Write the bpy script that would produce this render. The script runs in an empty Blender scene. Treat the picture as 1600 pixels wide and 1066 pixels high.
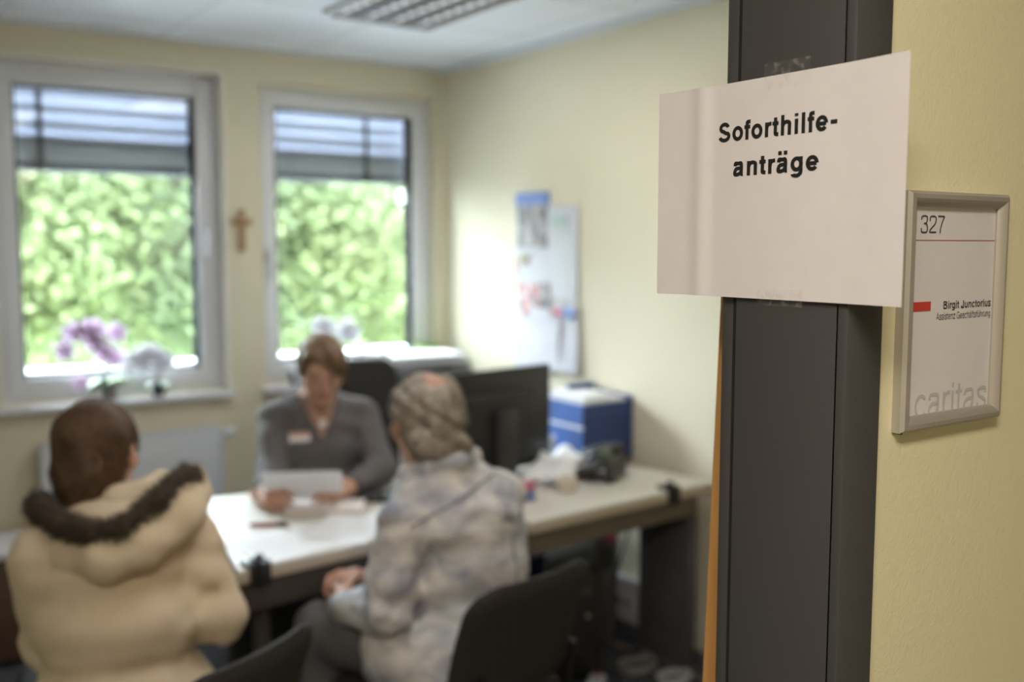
import bpy, bmesh, math, random
import numpy as np
from mathutils import Vector, Matrix

R = math.radians
SC = bpy.context.scene
COL = SC.collection
rng = random.Random(7)
nrg = np.random.default_rng(11)

# ------------------------------------------------------------------ camera
CAM_H = 1.6
cam_d = bpy.data.cameras.new('camera')
cam_d.sensor_width = 36.0
cam_d.lens = 1565 / 1600 * 36.0
cam_d.clip_start = 0.05
cam_d.dof.use_dof = True
cam_d.dof.focus_distance = 0.98
cam_d.dof.aperture_fstop = 2.75
cam_d.dof.aperture_blades = 0
cam = bpy.data.objects.new('camera', cam_d)
COL.objects.link(cam)
cam.location = (0, 0, CAM_H)
cam.rotation_euler = (R(90) - math.atan(150 / 1565), 0, -R(34.5))
SC.camera = cam

# ------------------------------------------------------------------ world, light, exposure
world = bpy.data.worlds.new('overcast sky')
SC.world = world
world.use_nodes = True
bg = world.node_tree.nodes['Background']
bg.inputs[0].default_value = (0.80, 0.91, 1.0, 1)
bg.inputs[1].default_value = 46.0
SC.view_settings.view_transform = 'Standard'
SC.view_settings.look = 'None'
SC.view_settings.exposure = 0.2
SC.view_settings.gamma = 1.0
SC.view_settings.use_curve_mapping = False


def area(name, loc, rot, sx, sy, power, color=(1, 1, 1), portal=False):
    d = bpy.data.lights.new(name, 'AREA')
    d.shape = 'RECTANGLE'
    d.size, d.size_y = sx, sy
    d.energy = power
    d.color = color
    if portal:
        d.cycles.is_portal = True
    o = bpy.data.objects.new(name, d)
    COL.objects.link(o)
    o.location, o.rotation_euler = loc, rot
    return o


# daylight enters by the two windows (portals only guide the sky's own light)
area('window_portal', (1.05, 4.84, 1.65), (R(-90), 0, 0), 0.98, 1.4, 1, portal=True)
area('window_portal', (2.16, 4.84, 1.65), (R(-90), 0, 0), 0.98, 1.4, 1, portal=True)
# the corridor's ceiling lamps
area('corridor_lamp_light', (-0.25, -0.15, 2.43), (0, 0, 0), 0.9, 0.25, 31.0, (1.0, 0.92, 0.84))
# the louvred luminaire's light, then a fill light added where no luminaire hangs
area('office_lamp_fill', (1.855, 3.04, 2.465), (0, 0, 0), 0.40, 1.1, 8.0, (1.0, 0.97, 0.94))
area('office_lamp_fill', (1.055, 1.42, 2.465), (0, 0, 0), 0.40, 1.1, 8.0, (1.0, 0.97, 0.94))

# ------------------------------------------------------------------ materials
MATS = {}


def mat(name, col, rough=0.6, metal=0.0, bump=None, noise=None, spec=None, coat=0, sheen=0, transl=0):
    """noise=(scale, amount) varies the colour, bump=(scale, strength, distance)"""
    if name in MATS:
        return MATS[name]
    m = bpy.data.materials.new(name)
    m.use_nodes = True
    nt = m.node_tree
    b = nt.nodes['Principled BSDF']
    b.inputs['Base Color'].default_value = (*col, 1)
    b.inputs['Roughness'].default_value = rough
    b.inputs['Metallic'].default_value = metal
    if spec is not None:
        b.inputs['Specular IOR Level'].default_value = spec
    if coat:
        b.inputs['Coat Weight'].default_value = coat
    if sheen:
        b.inputs['Sheen Weight'].default_value = sheen
    tc = nt.nodes.new('ShaderNodeTexCoord')
    if noise:
        n = nt.nodes.new('ShaderNodeTexNoise')
        n.inputs['Scale'].default_value = noise[0]
        n.inputs['Detail'].default_value = 4
        nt.links.new(tc.outputs['Object'], n.inputs['Vector'])
        r = nt.nodes.new('ShaderNodeValToRGB')
        a = noise[1]
        r.color_ramp.elements[0].position = 0.3
        r.color_ramp.elements[1].position = 0.7
        r.color_ramp.elements[0].color = (*[max(0, c * (1 - a)) for c in col], 1)
        r.color_ramp.elements[1].color = (*[min(1, c * (1 + a)) for c in col], 1)
        nt.links.new(n.outputs['Fac'], r.inputs['Fac'])
        nt.links.new(r.outputs['Color'], b.inputs['Base Color'])
    if bump:
        n = nt.nodes.new('ShaderNodeTexNoise')
        n.inputs['Scale'].default_value = bump[0]
        n.inputs['Detail'].default_value = 3
        nt.links.new(tc.outputs['Object'], n.inputs['Vector'])
        bp = nt.nodes.new('ShaderNodeBump')
        bp.inputs['Strength'].default_value = bump[1]
        bp.inputs['Distance'].default_value = bump[2]
        nt.links.new(n.outputs['Fac'], bp.inputs['Height'])
        nt.links.new(bp.outputs['Normal'], b.inputs['Normal'])
    if transl:
        t = nt.nodes.new('ShaderNodeBsdfTranslucent')
        src = b.inputs['Base Color']
        if src.is_linked:
            nt.links.new(src.links[0].from_socket, t.inputs['Color'])
        else:
            t.inputs['Color'].default_value = (*col, 1)
        mx = nt.nodes.new('ShaderNodeMixShader')
        mx.inputs[0].default_value = transl
        out = nt.nodes['Material Output']
        nt.links.new(b.outputs[0], mx.inputs[1])
        nt.links.new(t.outputs[0], mx.inputs[2])
        nt.links.new(mx.outputs[0], out.inputs['Surface'])
    MATS[name] = m
    return m


def ramp_mat(name, stops, scale, rough=0.8, stretch=(1, 1, 1), detail=5, bump=None, tex='noise', distortion=0.0):
    if name in MATS:
        return MATS[name]
    m = bpy.data.materials.new(name)
    m.use_nodes = True
    nt = m.node_tree
    b = nt.nodes['Principled BSDF']
    b.inputs['Roughness'].default_value = rough
    tc = nt.nodes.new('ShaderNodeTexCoord')
    mp = nt.nodes.new('ShaderNodeMapping')
    mp.inputs['Scale'].default_value = stretch
    nt.links.new(tc.outputs['Object'], mp.inputs['Vector'])
    if tex == 'voronoi':
        n = nt.nodes.new('ShaderNodeTexVoronoi')
        n.inputs['Scale'].default_value = scale
        sp = nt.nodes.new('ShaderNodeSeparateColor')
        nt.links.new(n.outputs['Color'], sp.inputs[0])
        fac = sp.outputs[0]
    else:
        n = nt.nodes.new('ShaderNodeTexNoise')
        n.inputs['Scale'].default_value = scale
        n.inputs['Detail'].default_value = detail
        n.inputs['Roughness'].default_value = .62
        n.inputs['Distortion'].default_value = distortion
        fac = n.outputs['Fac']
    nt.links.new(mp.outputs[0], n.inputs['Vector'])
    r = nt.nodes.new('ShaderNodeValToRGB')
    el = r.color_ramp.elements
    while len(el) < len(stops):
        el.new(0.5)
    for e, (p, c) in zip(el, stops):
        e.position = p
        e.color = (*c, 1)
    if tex == 'voronoi':
        r.color_ramp.interpolation = 'CONSTANT'
    nt.links.new(fac, r.inputs['Fac'])
    nt.links.new(r.outputs['Color'], b.inputs['Base Color'])
    if bump:
        n2 = nt.nodes.new('ShaderNodeTexNoise')
        n2.inputs['Scale'].default_value = bump[0]
        n2.inputs['Detail'].default_value = 4
        nt.links.new(mp.outputs[0], n2.inputs['Vector'])
        bp = nt.nodes.new('ShaderNodeBump')
        bp.inputs['Strength'].default_value = bump[1]
        bp.inputs['Distance'].default_value = bump[2]
        nt.links.new(n2.outputs['Fac'], bp.inputs['Height'])
        nt.links.new(bp.outputs['Normal'], b.inputs['Normal'])
    MATS[name] = m
    return m


def glass_mat():
    m = bpy.data.materials.new('window_glass')
    m.use_nodes = True
    nt = m.node_tree
    nt.nodes.remove(nt.nodes['Principled BSDF'])
    out = nt.nodes['Material Output']
    tr = nt.nodes.new('ShaderNodeBsdfTransparent')
    tr.inputs[0].default_value = (0.96, 0.98, 0.97, 1)
    gl = nt.nodes.new('ShaderNodeBsdfGlossy')
    gl.inputs['Roughness'].default_value = 0.02
    lw = nt.nodes.new('ShaderNodeFresnel')
    lw.inputs[0].default_value = 1.35
    mx = nt.nodes.new('ShaderNodeMixShader')
    nt.links.new(lw.outputs[0], mx.inputs[0])
    nt.links.new(tr.outputs[0], mx.inputs[1])
    nt.links.new(gl.outputs[0], mx.inputs[2])
    nt.links.new(mx.outputs[0], out.inputs['Surface'])
    return m


def tape_mat():
    m = bpy.data.materials.new('clear_tape')
    m.use_nodes = True
    nt = m.node_tree
    b = nt.nodes['Principled BSDF']
    b.inputs['Base Color'].default_value = (0.75, 0.7, 0.65, 1)
    b.inputs['Roughness'].default_value = 0.2
    tc = nt.nodes.new('ShaderNodeTexCoord')
    n = nt.nodes.new('ShaderNodeTexNoise')
    n.inputs['Scale'].default_value = 130
    nt.links.new(tc.outputs['Object'], n.inputs['Vector'])
    r = nt.nodes.new('ShaderNodeMapRange')
    r.inputs['From Min'].default_value = 0.5
    r.inputs['From Max'].default_value = 0.75
    r.inputs['To Min'].default_value = 0.03
    r.inputs['To Max'].default_value = 0.22
    nt.links.new(n.outputs['Fac'], r.inputs[0])
    nt.links.new(r.outputs[0], b.inputs['Alpha'])
    return m


WALL = mat('pale_yellow_paint', (0.795, 0.73, 0.555), 0.8, bump=(170, 0.35, 0.002))
WHITE = mat('white_ceiling_tile', (0.86, 0.885, 0.97), 0.9, noise=(60, 0.03))
WOODCHIP = mat('yellow_woodchip_wallpaper', (0.78, 0.715, 0.45), 0.75, bump=(260, 0.32, 0.0016))
PVC = mat('white_pvc', (0.80, 0.81, 0.85), 0.35)
GREY_METAL = mat('dark_grey_steel_paint', (0.058, 0.055, 0.052), 0.55, bump=(600, 0.12, 0.0005))
BLACKRUB = mat('black_rubber', (0.01, 0.01, 0.01), 0.6)
CARPET = mat('blue_grey_carpet', (0.095, 0.10, 0.12), 0.95, bump=(900, 0.8, 0.004), noise=(300, 0.35))
BLACKFAB = mat('black_chair_fabric', (0.026, 0.023, 0.021), 0.9, bump=(700, 0.5, 0.001), noise=(250, 0.3))
BLACKMET = mat('black_tube_metal', (0.012, 0.012, 0.012), 0.35)
BLACKPL = mat('black_plastic', (0.018, 0.017, 0.016), 0.45)
DESKTOP = mat('cream_laminate', (0.66, 0.62, 0.55), 0.35, noise=(90, 0.04))
DESKEDGE = mat('beige_edge_band', (0.50, 0.42, 0.31), 0.5)
APRON_D = mat('dark_apron_steel', (0.075, 0.062, 0.052), 0.5)
APRON_L = mat('olive_grey_apron_steel', (0.17, 0.14, 0.10), 0.5)
LEG_D = mat('anthracite_leg_panel', (0.105, 0.095, 0.10), 0.55, noise=(8, 0.15))
PAPER = mat('white_paper', (0.82, 0.82, 0.83), 0.7, noise=(200, 0.015))
SIGNPAPER = mat('sign_paper', (0.80, 0.745, 0.72), 0.6, noise=(40, 0.015), bump=(25, 0.12, 0.002))
INK = mat('black_ink', (0.012, 0.013, 0.012), 0.6)
GREYINK = mat('grey_ink', (0.50, 0.475, 0.45), 0.6)
DIMINK = mat('dark_grey_ink', (0.06, 0.055, 0.05), 0.6)
REDINK = mat('red_ink', (0.55, 0.045, 0.03), 0.5)
ALU = mat('satin_aluminium', (0.50, 0.46, 0.40), 0.42, metal=0.55)
GLASS = glass_mat()
TAPE = tape_mat()
WOOD = ramp_mat('orange_beech_wood', [(0.3, (0.50, 0.24, 0.065)), (0.7, (0.62, 0.32, 0.10))], 6, 0.45, (12, 12, 1))
BROWNWOOD = ramp_mat('brown_veneer', [(0.3, (0.075, 0.045, 0.028)), (0.7, (0.12, 0.072, 0.045))], 5, 0.5, (2, 12, 12))
CROSSWOOD = ramp_mat('light_brown_oak', [(0.3, (0.34, 0.20, 0.095)), (0.7, (0.46, 0.29, 0.15))], 8, 0.55, (10, 10, 1))
SKIN = mat('light_skin', (0.50, 0.27, 0.18), 0.5, noise=(25, 0.08))
SKIN_W = mat('tanned_skin', (0.52, 0.285, 0.195), 0.5, noise=(25, 0.08))
SLAT = mat('grey_blind_slat', (0.44, 0.46, 0.54), 0.5)
DARKSLAT = mat('dark_blind_rail', (0.36, 0.37, 0.39), 0.5)


# ------------------------------------------------------------------ mesh builder
class MB:
    def __init__(s):
        s.v, s.f = [], []

    def add(s, vs, fs):
        n = len(s.v)
        s.v += [tuple(p) for p in vs]
        s.f += [tuple(i + n for i in f) for f in fs]
        return s

    def box(s, x0, x1, y0, y1, z0, z1, M=None):
        vs = [(x, y, z) for z in (z0, z1) for y in (y0, y1) for x in (x0, x1)]
        if M is not None:
            vs = [M @ Vector(p) for p in vs]
        return s.add(vs, [(0, 2, 3, 1), (4, 5, 7, 6), (0, 1, 5, 4), (1, 3, 7, 5), (3, 2, 6, 7), (2, 0, 4, 6)])

    def rbox(s, x0, x1, y0, y1, z0, z1, r=0.005, seg=2, M=None):
        bm = bmesh.new()
        bmesh.ops.create_cube(bm, size=1)
        for v in bm.verts:
            v.co = ((x0 + x1) / 2 + v.co.x * (x1 - x0), (y0 + y1) / 2 + v.co.y * (y1 - y0), (z0 + z1) / 2 + v.co.z * (z1 - z0))
        bmesh.ops.bevel(bm, geom=list(bm.edges), offset=r, segments=seg, profile=0.5, affect='EDGES')
        bm.verts.index_update()
        vs = [(M @ v.co if M is not None else v.co)[:] for v in bm.verts]
        fs = [tuple(v.index for v in f.verts) for f in bm.faces]
        bm.free()
        return s.add(vs, fs)

    def tube(s, pts, r, seg=10, closed=False):
        P = [Vector(p) for p in pts]
        rs = r if isinstance(r, (list, tuple)) else [r] * len(P)
        n = len(P)
        vs, fs = [], []
        up = None
        for i in range(n):
            if closed:
                t = P[(i + 1) % n] - P[i - 1]
            else:
                t = P[min(i + 1, n - 1)] - P[max(i - 1, 0)]
            t.normalize()
            if up is None:
                up = Vector((0, 0, 1)) if abs(t.z) < 0.9 else Vector((1, 0, 0))
            u = up - t * up.dot(t)
            if u.length < 1e-6:
                u = t.orthogonal()
            u.normalize()
            w = t.cross(u)
            up = u
            for k in range(seg):
                a = 2 * math.pi * k / seg
                vs.append(P[i] + (u * math.cos(a) + w * math.sin(a)) * rs[i])
        m = n if closed else n - 1
        for i in range(m):
            a, b = i * seg, ((i + 1) % n) * seg
            for k in range(seg):
                k2 = (k + 1) % seg
                fs.append((a + k, b + k, b + k2, a + k2))
        if not closed:
            fs.append(tuple(range(seg - 1, -1, -1))[::-1])
            fs.append(tuple((n - 1) * seg + k for k in range(seg)))
        return s.add(vs, fs)

    def lathe(s, prof, c=(0, 0, 0), seg=24, M=None):
        vs, fs = [], []
        for (r, z) in prof:
            for k in range(seg):
                a = 2 * math.pi * k / seg
                p = Vector((c[0] + r * math.cos(a), c[1] + r * math.sin(a), c[2] + z))
                vs.append(M @ p if M is not None else p)
        for i in range(len(prof) - 1):
            for k in range(seg):
                k2 = (k + 1) % seg
                fs.append((i * seg + k, i * seg + k2, (i + 1) * seg + k2, (i + 1) * seg + k))
        fs.append(tuple(range(seg))[::-1])
        fs.append(tuple((len(prof) - 1) * seg + k for k in range(seg)))
        return s.add(vs, fs)

    def prism(s, poly, z0, z1, M=None):
        n = len(poly)
        vs = [(x, y, z0) for x, y in poly] + [(x, y, z1) for x, y in poly]
        if M is not None:
            vs = [M @ Vector(p) for p in vs]
        fs = [tuple(range(n))[::-1], tuple(range(n, 2 * n))] + [(i, (i + 1) % n, n + (i + 1) % n, n + i) for i in range(n)]
        return s.add(vs, fs)

    def ball(s, c, r, seg=14, rings=9, M=None):
        rx, ry, rz = r if isinstance(r, tuple) else (r, r, r)
        vs, fs = [], []
        for i in range(rings + 1):
            th = math.pi * i / rings
            for k in range(seg):
                a = 2 * math.pi * k / seg
                p = Vector((rx * math.sin(th) * math.cos(a), ry * math.sin(th) * math.sin(a), rz * math.cos(th)))
                if M is not None:
                    p = M @ p
                vs.append(p + Vector(c))
        for i in range(rings):
            for k in range(seg):
                k2 = (k + 1) % seg
                fs.append((i * seg + k, (i + 1) * seg + k, (i + 1) * seg + k2, i * seg + k2))
        return s.add(vs, fs)

    def build(s, name, m, parent=None, smooth=True, angle=40, loc=None):
        me = bpy.data.meshes.new(name)
        vs = s.v
        if loc is not None:
            vs = [(p[0] - loc[0], p[1] - loc[1], p[2] - loc[2]) for p in s.v]
        me.from_pydata(vs, [], s.f)
        me.validate()
        me.materials.append(m)
        if smooth and len(me.polygons):
            me.polygons.foreach_set('use_smooth', [True] * len(me.polygons))
            me.set_sharp_from_angle(angle=R(angle))
        o = bpy.data.objects.new(name, me)
        COL.objects.link(o)
        if parent is not None:
            o.parent = parent
        if loc is not None and parent is None:
            o.location = loc
        return o


def tag(o, label=None, cat=None, group=None, kind=None):
    if label:
        o['label'] = label
    if cat:
        o['category'] = cat
    if group:
        o['group'] = group
    if kind:
        o['kind'] = kind
    return o


def thing(name, label, cat, loc=(0, 0, 0), rz=0, group=None):
    o = bpy.data.objects.new(name, None)
    o.empty_display_size = 0.05
    COL.objects.link(o)
    o.location = loc
    o.rotation_euler = (0, 0, rz)
    return tag(o, label, cat, group)


def struct_empty(name, loc=(0, 0, 0), rz=0):
    o = bpy.data.objects.new(name, None)
    COL.objects.link(o)
    o.location = loc
    o.rotation_euler = (0, 0, rz)
    o['kind'] = 'structure'
    return o


def struct(name, mb, m, parent=None):
    o = mb.build(name, m, parent)
    if parent is None:
        o['kind'] = 'structure'
    return o


def copy_tree(o, parent=None):
    c = o.copy()
    COL.objects.link(c)
    if parent is not None:
        c.parent = parent
    for ch in list(o.children):
        copy_tree(ch, c)
    return c


# ------------------------------------------------------------------ stroke lettering (grotesque letters drawn as strokes)
def arc(cx, cy, rx, ry, a0, a1, n=18):
    return [(cx + rx * math.cos(R(a0 + (a1 - a0) * i / n)), cy + ry * math.sin(R(a0 + (a1 - a0) * i / n))) for i in range(n + 1)]


def spl(pts, n=7):
    P = [pts[0]] + list(pts) + [pts[-1]]
    out = []
    for i in range(1, len(P) - 2):
        p0, p1, p2, p3 = P[i - 1], P[i], P[i + 1], P[i + 2]
        for k in range(n):
            t = k / n
            out.append(tuple(0.5 * ((2 * p1[j]) + (-p0[j] + p2[j]) * t + (2 * p0[j] - 5 * p1[j] + 4 * p2[j] - p3[j]) * t * t + (-p0[j] + 3 * p1[j] - 3 * p2[j] + p3[j]) * t ** 3) for j in (0, 1)))
    out.append(tuple(pts[-1]))
    return out


def glyph(ch, t):
    h, X, C, D = t / 2, 0.53, 0.72, -0.205
    T = X + 0.01 - h
    dots = []
    if ch in 'äöü':
        b, a = glyph({'ä': 'a', 'ö': 'o', 'ü': 'u'}[ch], t)
        cx = a / 2
        return b + [[(cx - .11, .64), (cx - .11, .64 + max(t, .07))], [(cx + .11, .64), (cx + .11, .64 + max(t, .07))]], a
    L, Rt = 0.065 + h, 0.49 - h
    if ch == 'o':
        return [arc(.275, .265, .245 - h, .275 - h, 0, 360, 28)], .55
    if ch == 'c':
        return [arc(.265, .265, .235 - h, .275 - h, 40, 322, 24)], .50
    if ch == 'e':
        return [arc(.275, .265, .24 - h, .275 - h, 0, 322, 24), [(.04 + h, .255), (.51 - h, .255)]], .55
    if ch in 'nh':
        s = [[(L, 0), (L, C if ch == 'h' else X)], spl([(L, .30), (L + .05, .42), (.29, T), (Rt - .01, .43), (Rt, .32), (Rt, .15), (Rt, 0)])]
        return s, .555
    if ch == 'u':
        return [[(Rt, 0), (Rt, X)], spl([(Rt, .23), (Rt - .05, .11), (.265, -.01 + h), (L + .01, .10), (L, .21), (L, .36), (L, X)])], .555
    if ch == 'r':
        return [[(L, 0), (L, X)], spl([(L, .28), (L + .04, .42), (L + .13, T - .005), (.34, T)])], .35
    if ch == 'i':
        return [[(L, 0), (L, X)], [(L, .62), (L, C)]], .13 + t
    if ch == 'l':
        return [[(L, 0), (L, C)]], .13 + t
    if ch == 't':
        x = .145
        return [spl([(x, .67), (x, .5), (x, .3), (x, .11), (x + .04, h + .005), (x + .13, h - .002)]), [(.015, X - h), (.275, X - h)]], .30
    if ch == 'f':
        x = .135
        return [spl([(x, 0), (x, .25), (x, .48), (x + .005, .62), (x + .05, C - h), (x + .15, C - h + .002)]), [(.015, X - h), (.275, X - h)]], .29
    if ch == '-':
        return [[(.05, .275), (.30, .275)]], .35
    if ch == 'a':
        q = .455 - h
        return [spl([(.05 + h, .38), (.10 + h * .6, .48), (.255, T), (q - .03, .48), (q, .39), (q, .24), (q, .12), (q + .02, h), (q + .07, h)]),
                spl([(q, .31), (.34, .295), (.17, .27), (.04 + h, .15), (.12, .03 + h * .6), (.20, -.01 + h), (q - .06, .07 + h * .5), (q, .2)])], .545
    if ch == 'g':
        return [arc(.265, .275, .235 - h, .265 - h, 0, 360, 26), spl([(Rt, X), (Rt, .25), (Rt, 0), (Rt - .05, D + h + .05), (.265, D + h), (.10 + h * .5, D + h + .03), (.05 + h, -.07)])], .555
    if ch == 's':
        return [spl([(.44 - h, .38), (.38, .49), (.25, T), (.09 + h * .5, .47), (.07 + h, .385), (.16, .305), (.28, .265), (.42 - h * .5, .20), (.445 - h, .135), (.38, .04), (.25, -.01 + h), (.10, .045), (.04 + h, .16)])], .49
    if ch == 'z':
        return [[(.04, X - h), (.43 - h * .3, X - h), (.06 + h * .3, h), (.45, h)]], .48
    if ch == 'S':
        r1, r2 = (C / 2 + h * .5) / 2 - h * .75, (C / 2 + h * .5) / 2 - h * .75 + .004
        c1, c2 = C + .01 - h - r1, -.01 + h + r2
        return [arc(.325, c1, .245 - h, r1, 12, 235, 16)[:-1] + [(.27, C / 2 + .035), (.385, C / 2 - .035)] + arc(.325, c2, .28 - h, r2, 55, -168, 16)[1:]], .655
    if ch == 'A':
        return [[(.01 + h, 0), (.325, C), (.64 - h, 0)], [(.13, .22), (.52, .22)]], .65
    if ch == 'B':
        L = .08 + h
        return [[(L, 0), (L, C)], [(L, C - h)] + arc(.38, .55, .20 - h, .17 - h, 90, -90, 12) + [(L, .38)], [(L, .38)] + arc(.40, .19, .225 - h, .19 - h * .6, 90, -90, 12) + [(L, h)]], .67
    if ch == 'J':
        return [spl([(.42 - h, C), (.42 - h, .45), (.42 - h, .19), (.36, .03), (.22, -.01 + h), (.09, .04), (.03 + h, .22)])], .5
    if ch == 'G':
        return [arc(.39, .36, .345 - h, .37 - h, 38, 330, 26), [(.40, .34), (.71 - h, .34), (.71 - h, .0)]], .77
    if ch == '3':
        return [spl([(.04 + h, .53), (.10, .66), (.26, C - h), (.42, .66), (.45 - h * .5, .53), (.38, .41), (.23, .385)]), spl([(.23, .385), (.40, .36), (.495 - h, .20), (.42, .05), (.26, h - .01), (.10, .05), (.035 + h, .20)])], .55
    if ch == '2':
        return [spl([(.045 + h, .48), (.09, .64), (.27, C - h), (.44, .64), (.475 - h * .5, .51), (.40, .37), (.22, .23), (.08, .10), (.045 + h, h)]) + [(.5, h)]], .55
    if ch == '7':
        return [[(.04, C - h), (.5 - h, C - h)], spl([(.5 - h, C - h), (.36, .50), (.25, .26), (.20, 0)])], .55
    return [], .28


def text_polys(s, t, track=0.0):
    """centre-line strokes of a text; returns strokes and total width in em"""
    x, out = 0, []
    for ch in s:
        st, a = glyph(ch, t)
        out += [[(px + x, py) for px, py in p] for p in st]
        x += a + track
    xs = [p[0] for st in out for p in st]
    return out, min(xs) - t / 2, max(xs) + t / 2


def lettering(name, s, t, x0, x1, z, em, place, m, parent, track=0.0, nrm=(0, -1, 0)):
    """strokes become flat ribbons; place(u, v) puts text coordinates (metres) into the parent's space"""
    st, a, b = text_polys(s, t, track)
    sx = (x1 - x0) / (b - a)
    mb = MB()
    for si, p in enumerate(st):
        lift = Vector(nrm) * (2.0e-5 * (si % 7))
        q = [p[0]]
        for c in p[1:]:
            if math.hypot(c[0] - q[-1][0], c[1] - q[-1][1]) > 1e-5:
                q.append(c)
        n = len(q)
        closed = math.hypot(q[0][0] - q[-1][0], q[0][1] - q[-1][1]) < 1e-4
        left, right = [], []
        for i in range(n):
            if closed:
                p0, p1 = q[i - 1 if i else n - 2], q[(i + 1) if i < n - 1 else 1]
            else:
                p0, p1 = q[max(i - 1, 0)], q[min(i + 1, n - 1)]
            pa = (q[i][0] - p0[0], q[i][1] - p0[1])
            pb = (p1[0] - q[i][0], p1[1] - q[i][1])
            la, lb = math.hypot(*pa), math.hypot(*pb)
            if la < 1e-9:
                pa, la = pb, lb
            if lb < 1e-9:
                pb, lb = pa, la
            na, nb = (-pa[1] / la, pa[0] / la), (-pb[1] / lb, pb[0] / lb)
            nx, ny = na[0] + nb[0], na[1] + nb[1]
            l = math.hypot(nx, ny) or 1
            nx, ny = nx / l, ny / l
            k = 1 / max(0.45, nx * na[0] + ny * na[1])
            left.append((q[i][0] + nx * k * t / 2, q[i][1] + ny * k * t / 2))
            right.append((q[i][0] - nx * k * t / 2, q[i][1] - ny * k * t / 2))
        vs = [Vector(place(x0 + (u - a) * sx, z + v * em)) + lift for u, v in left + right]
        mb.add(vs, [(i, i + 1, n + i + 1, n + i) for i in range(n - 1)])
    return mb.build(name, m, parent, smooth=False)


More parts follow.
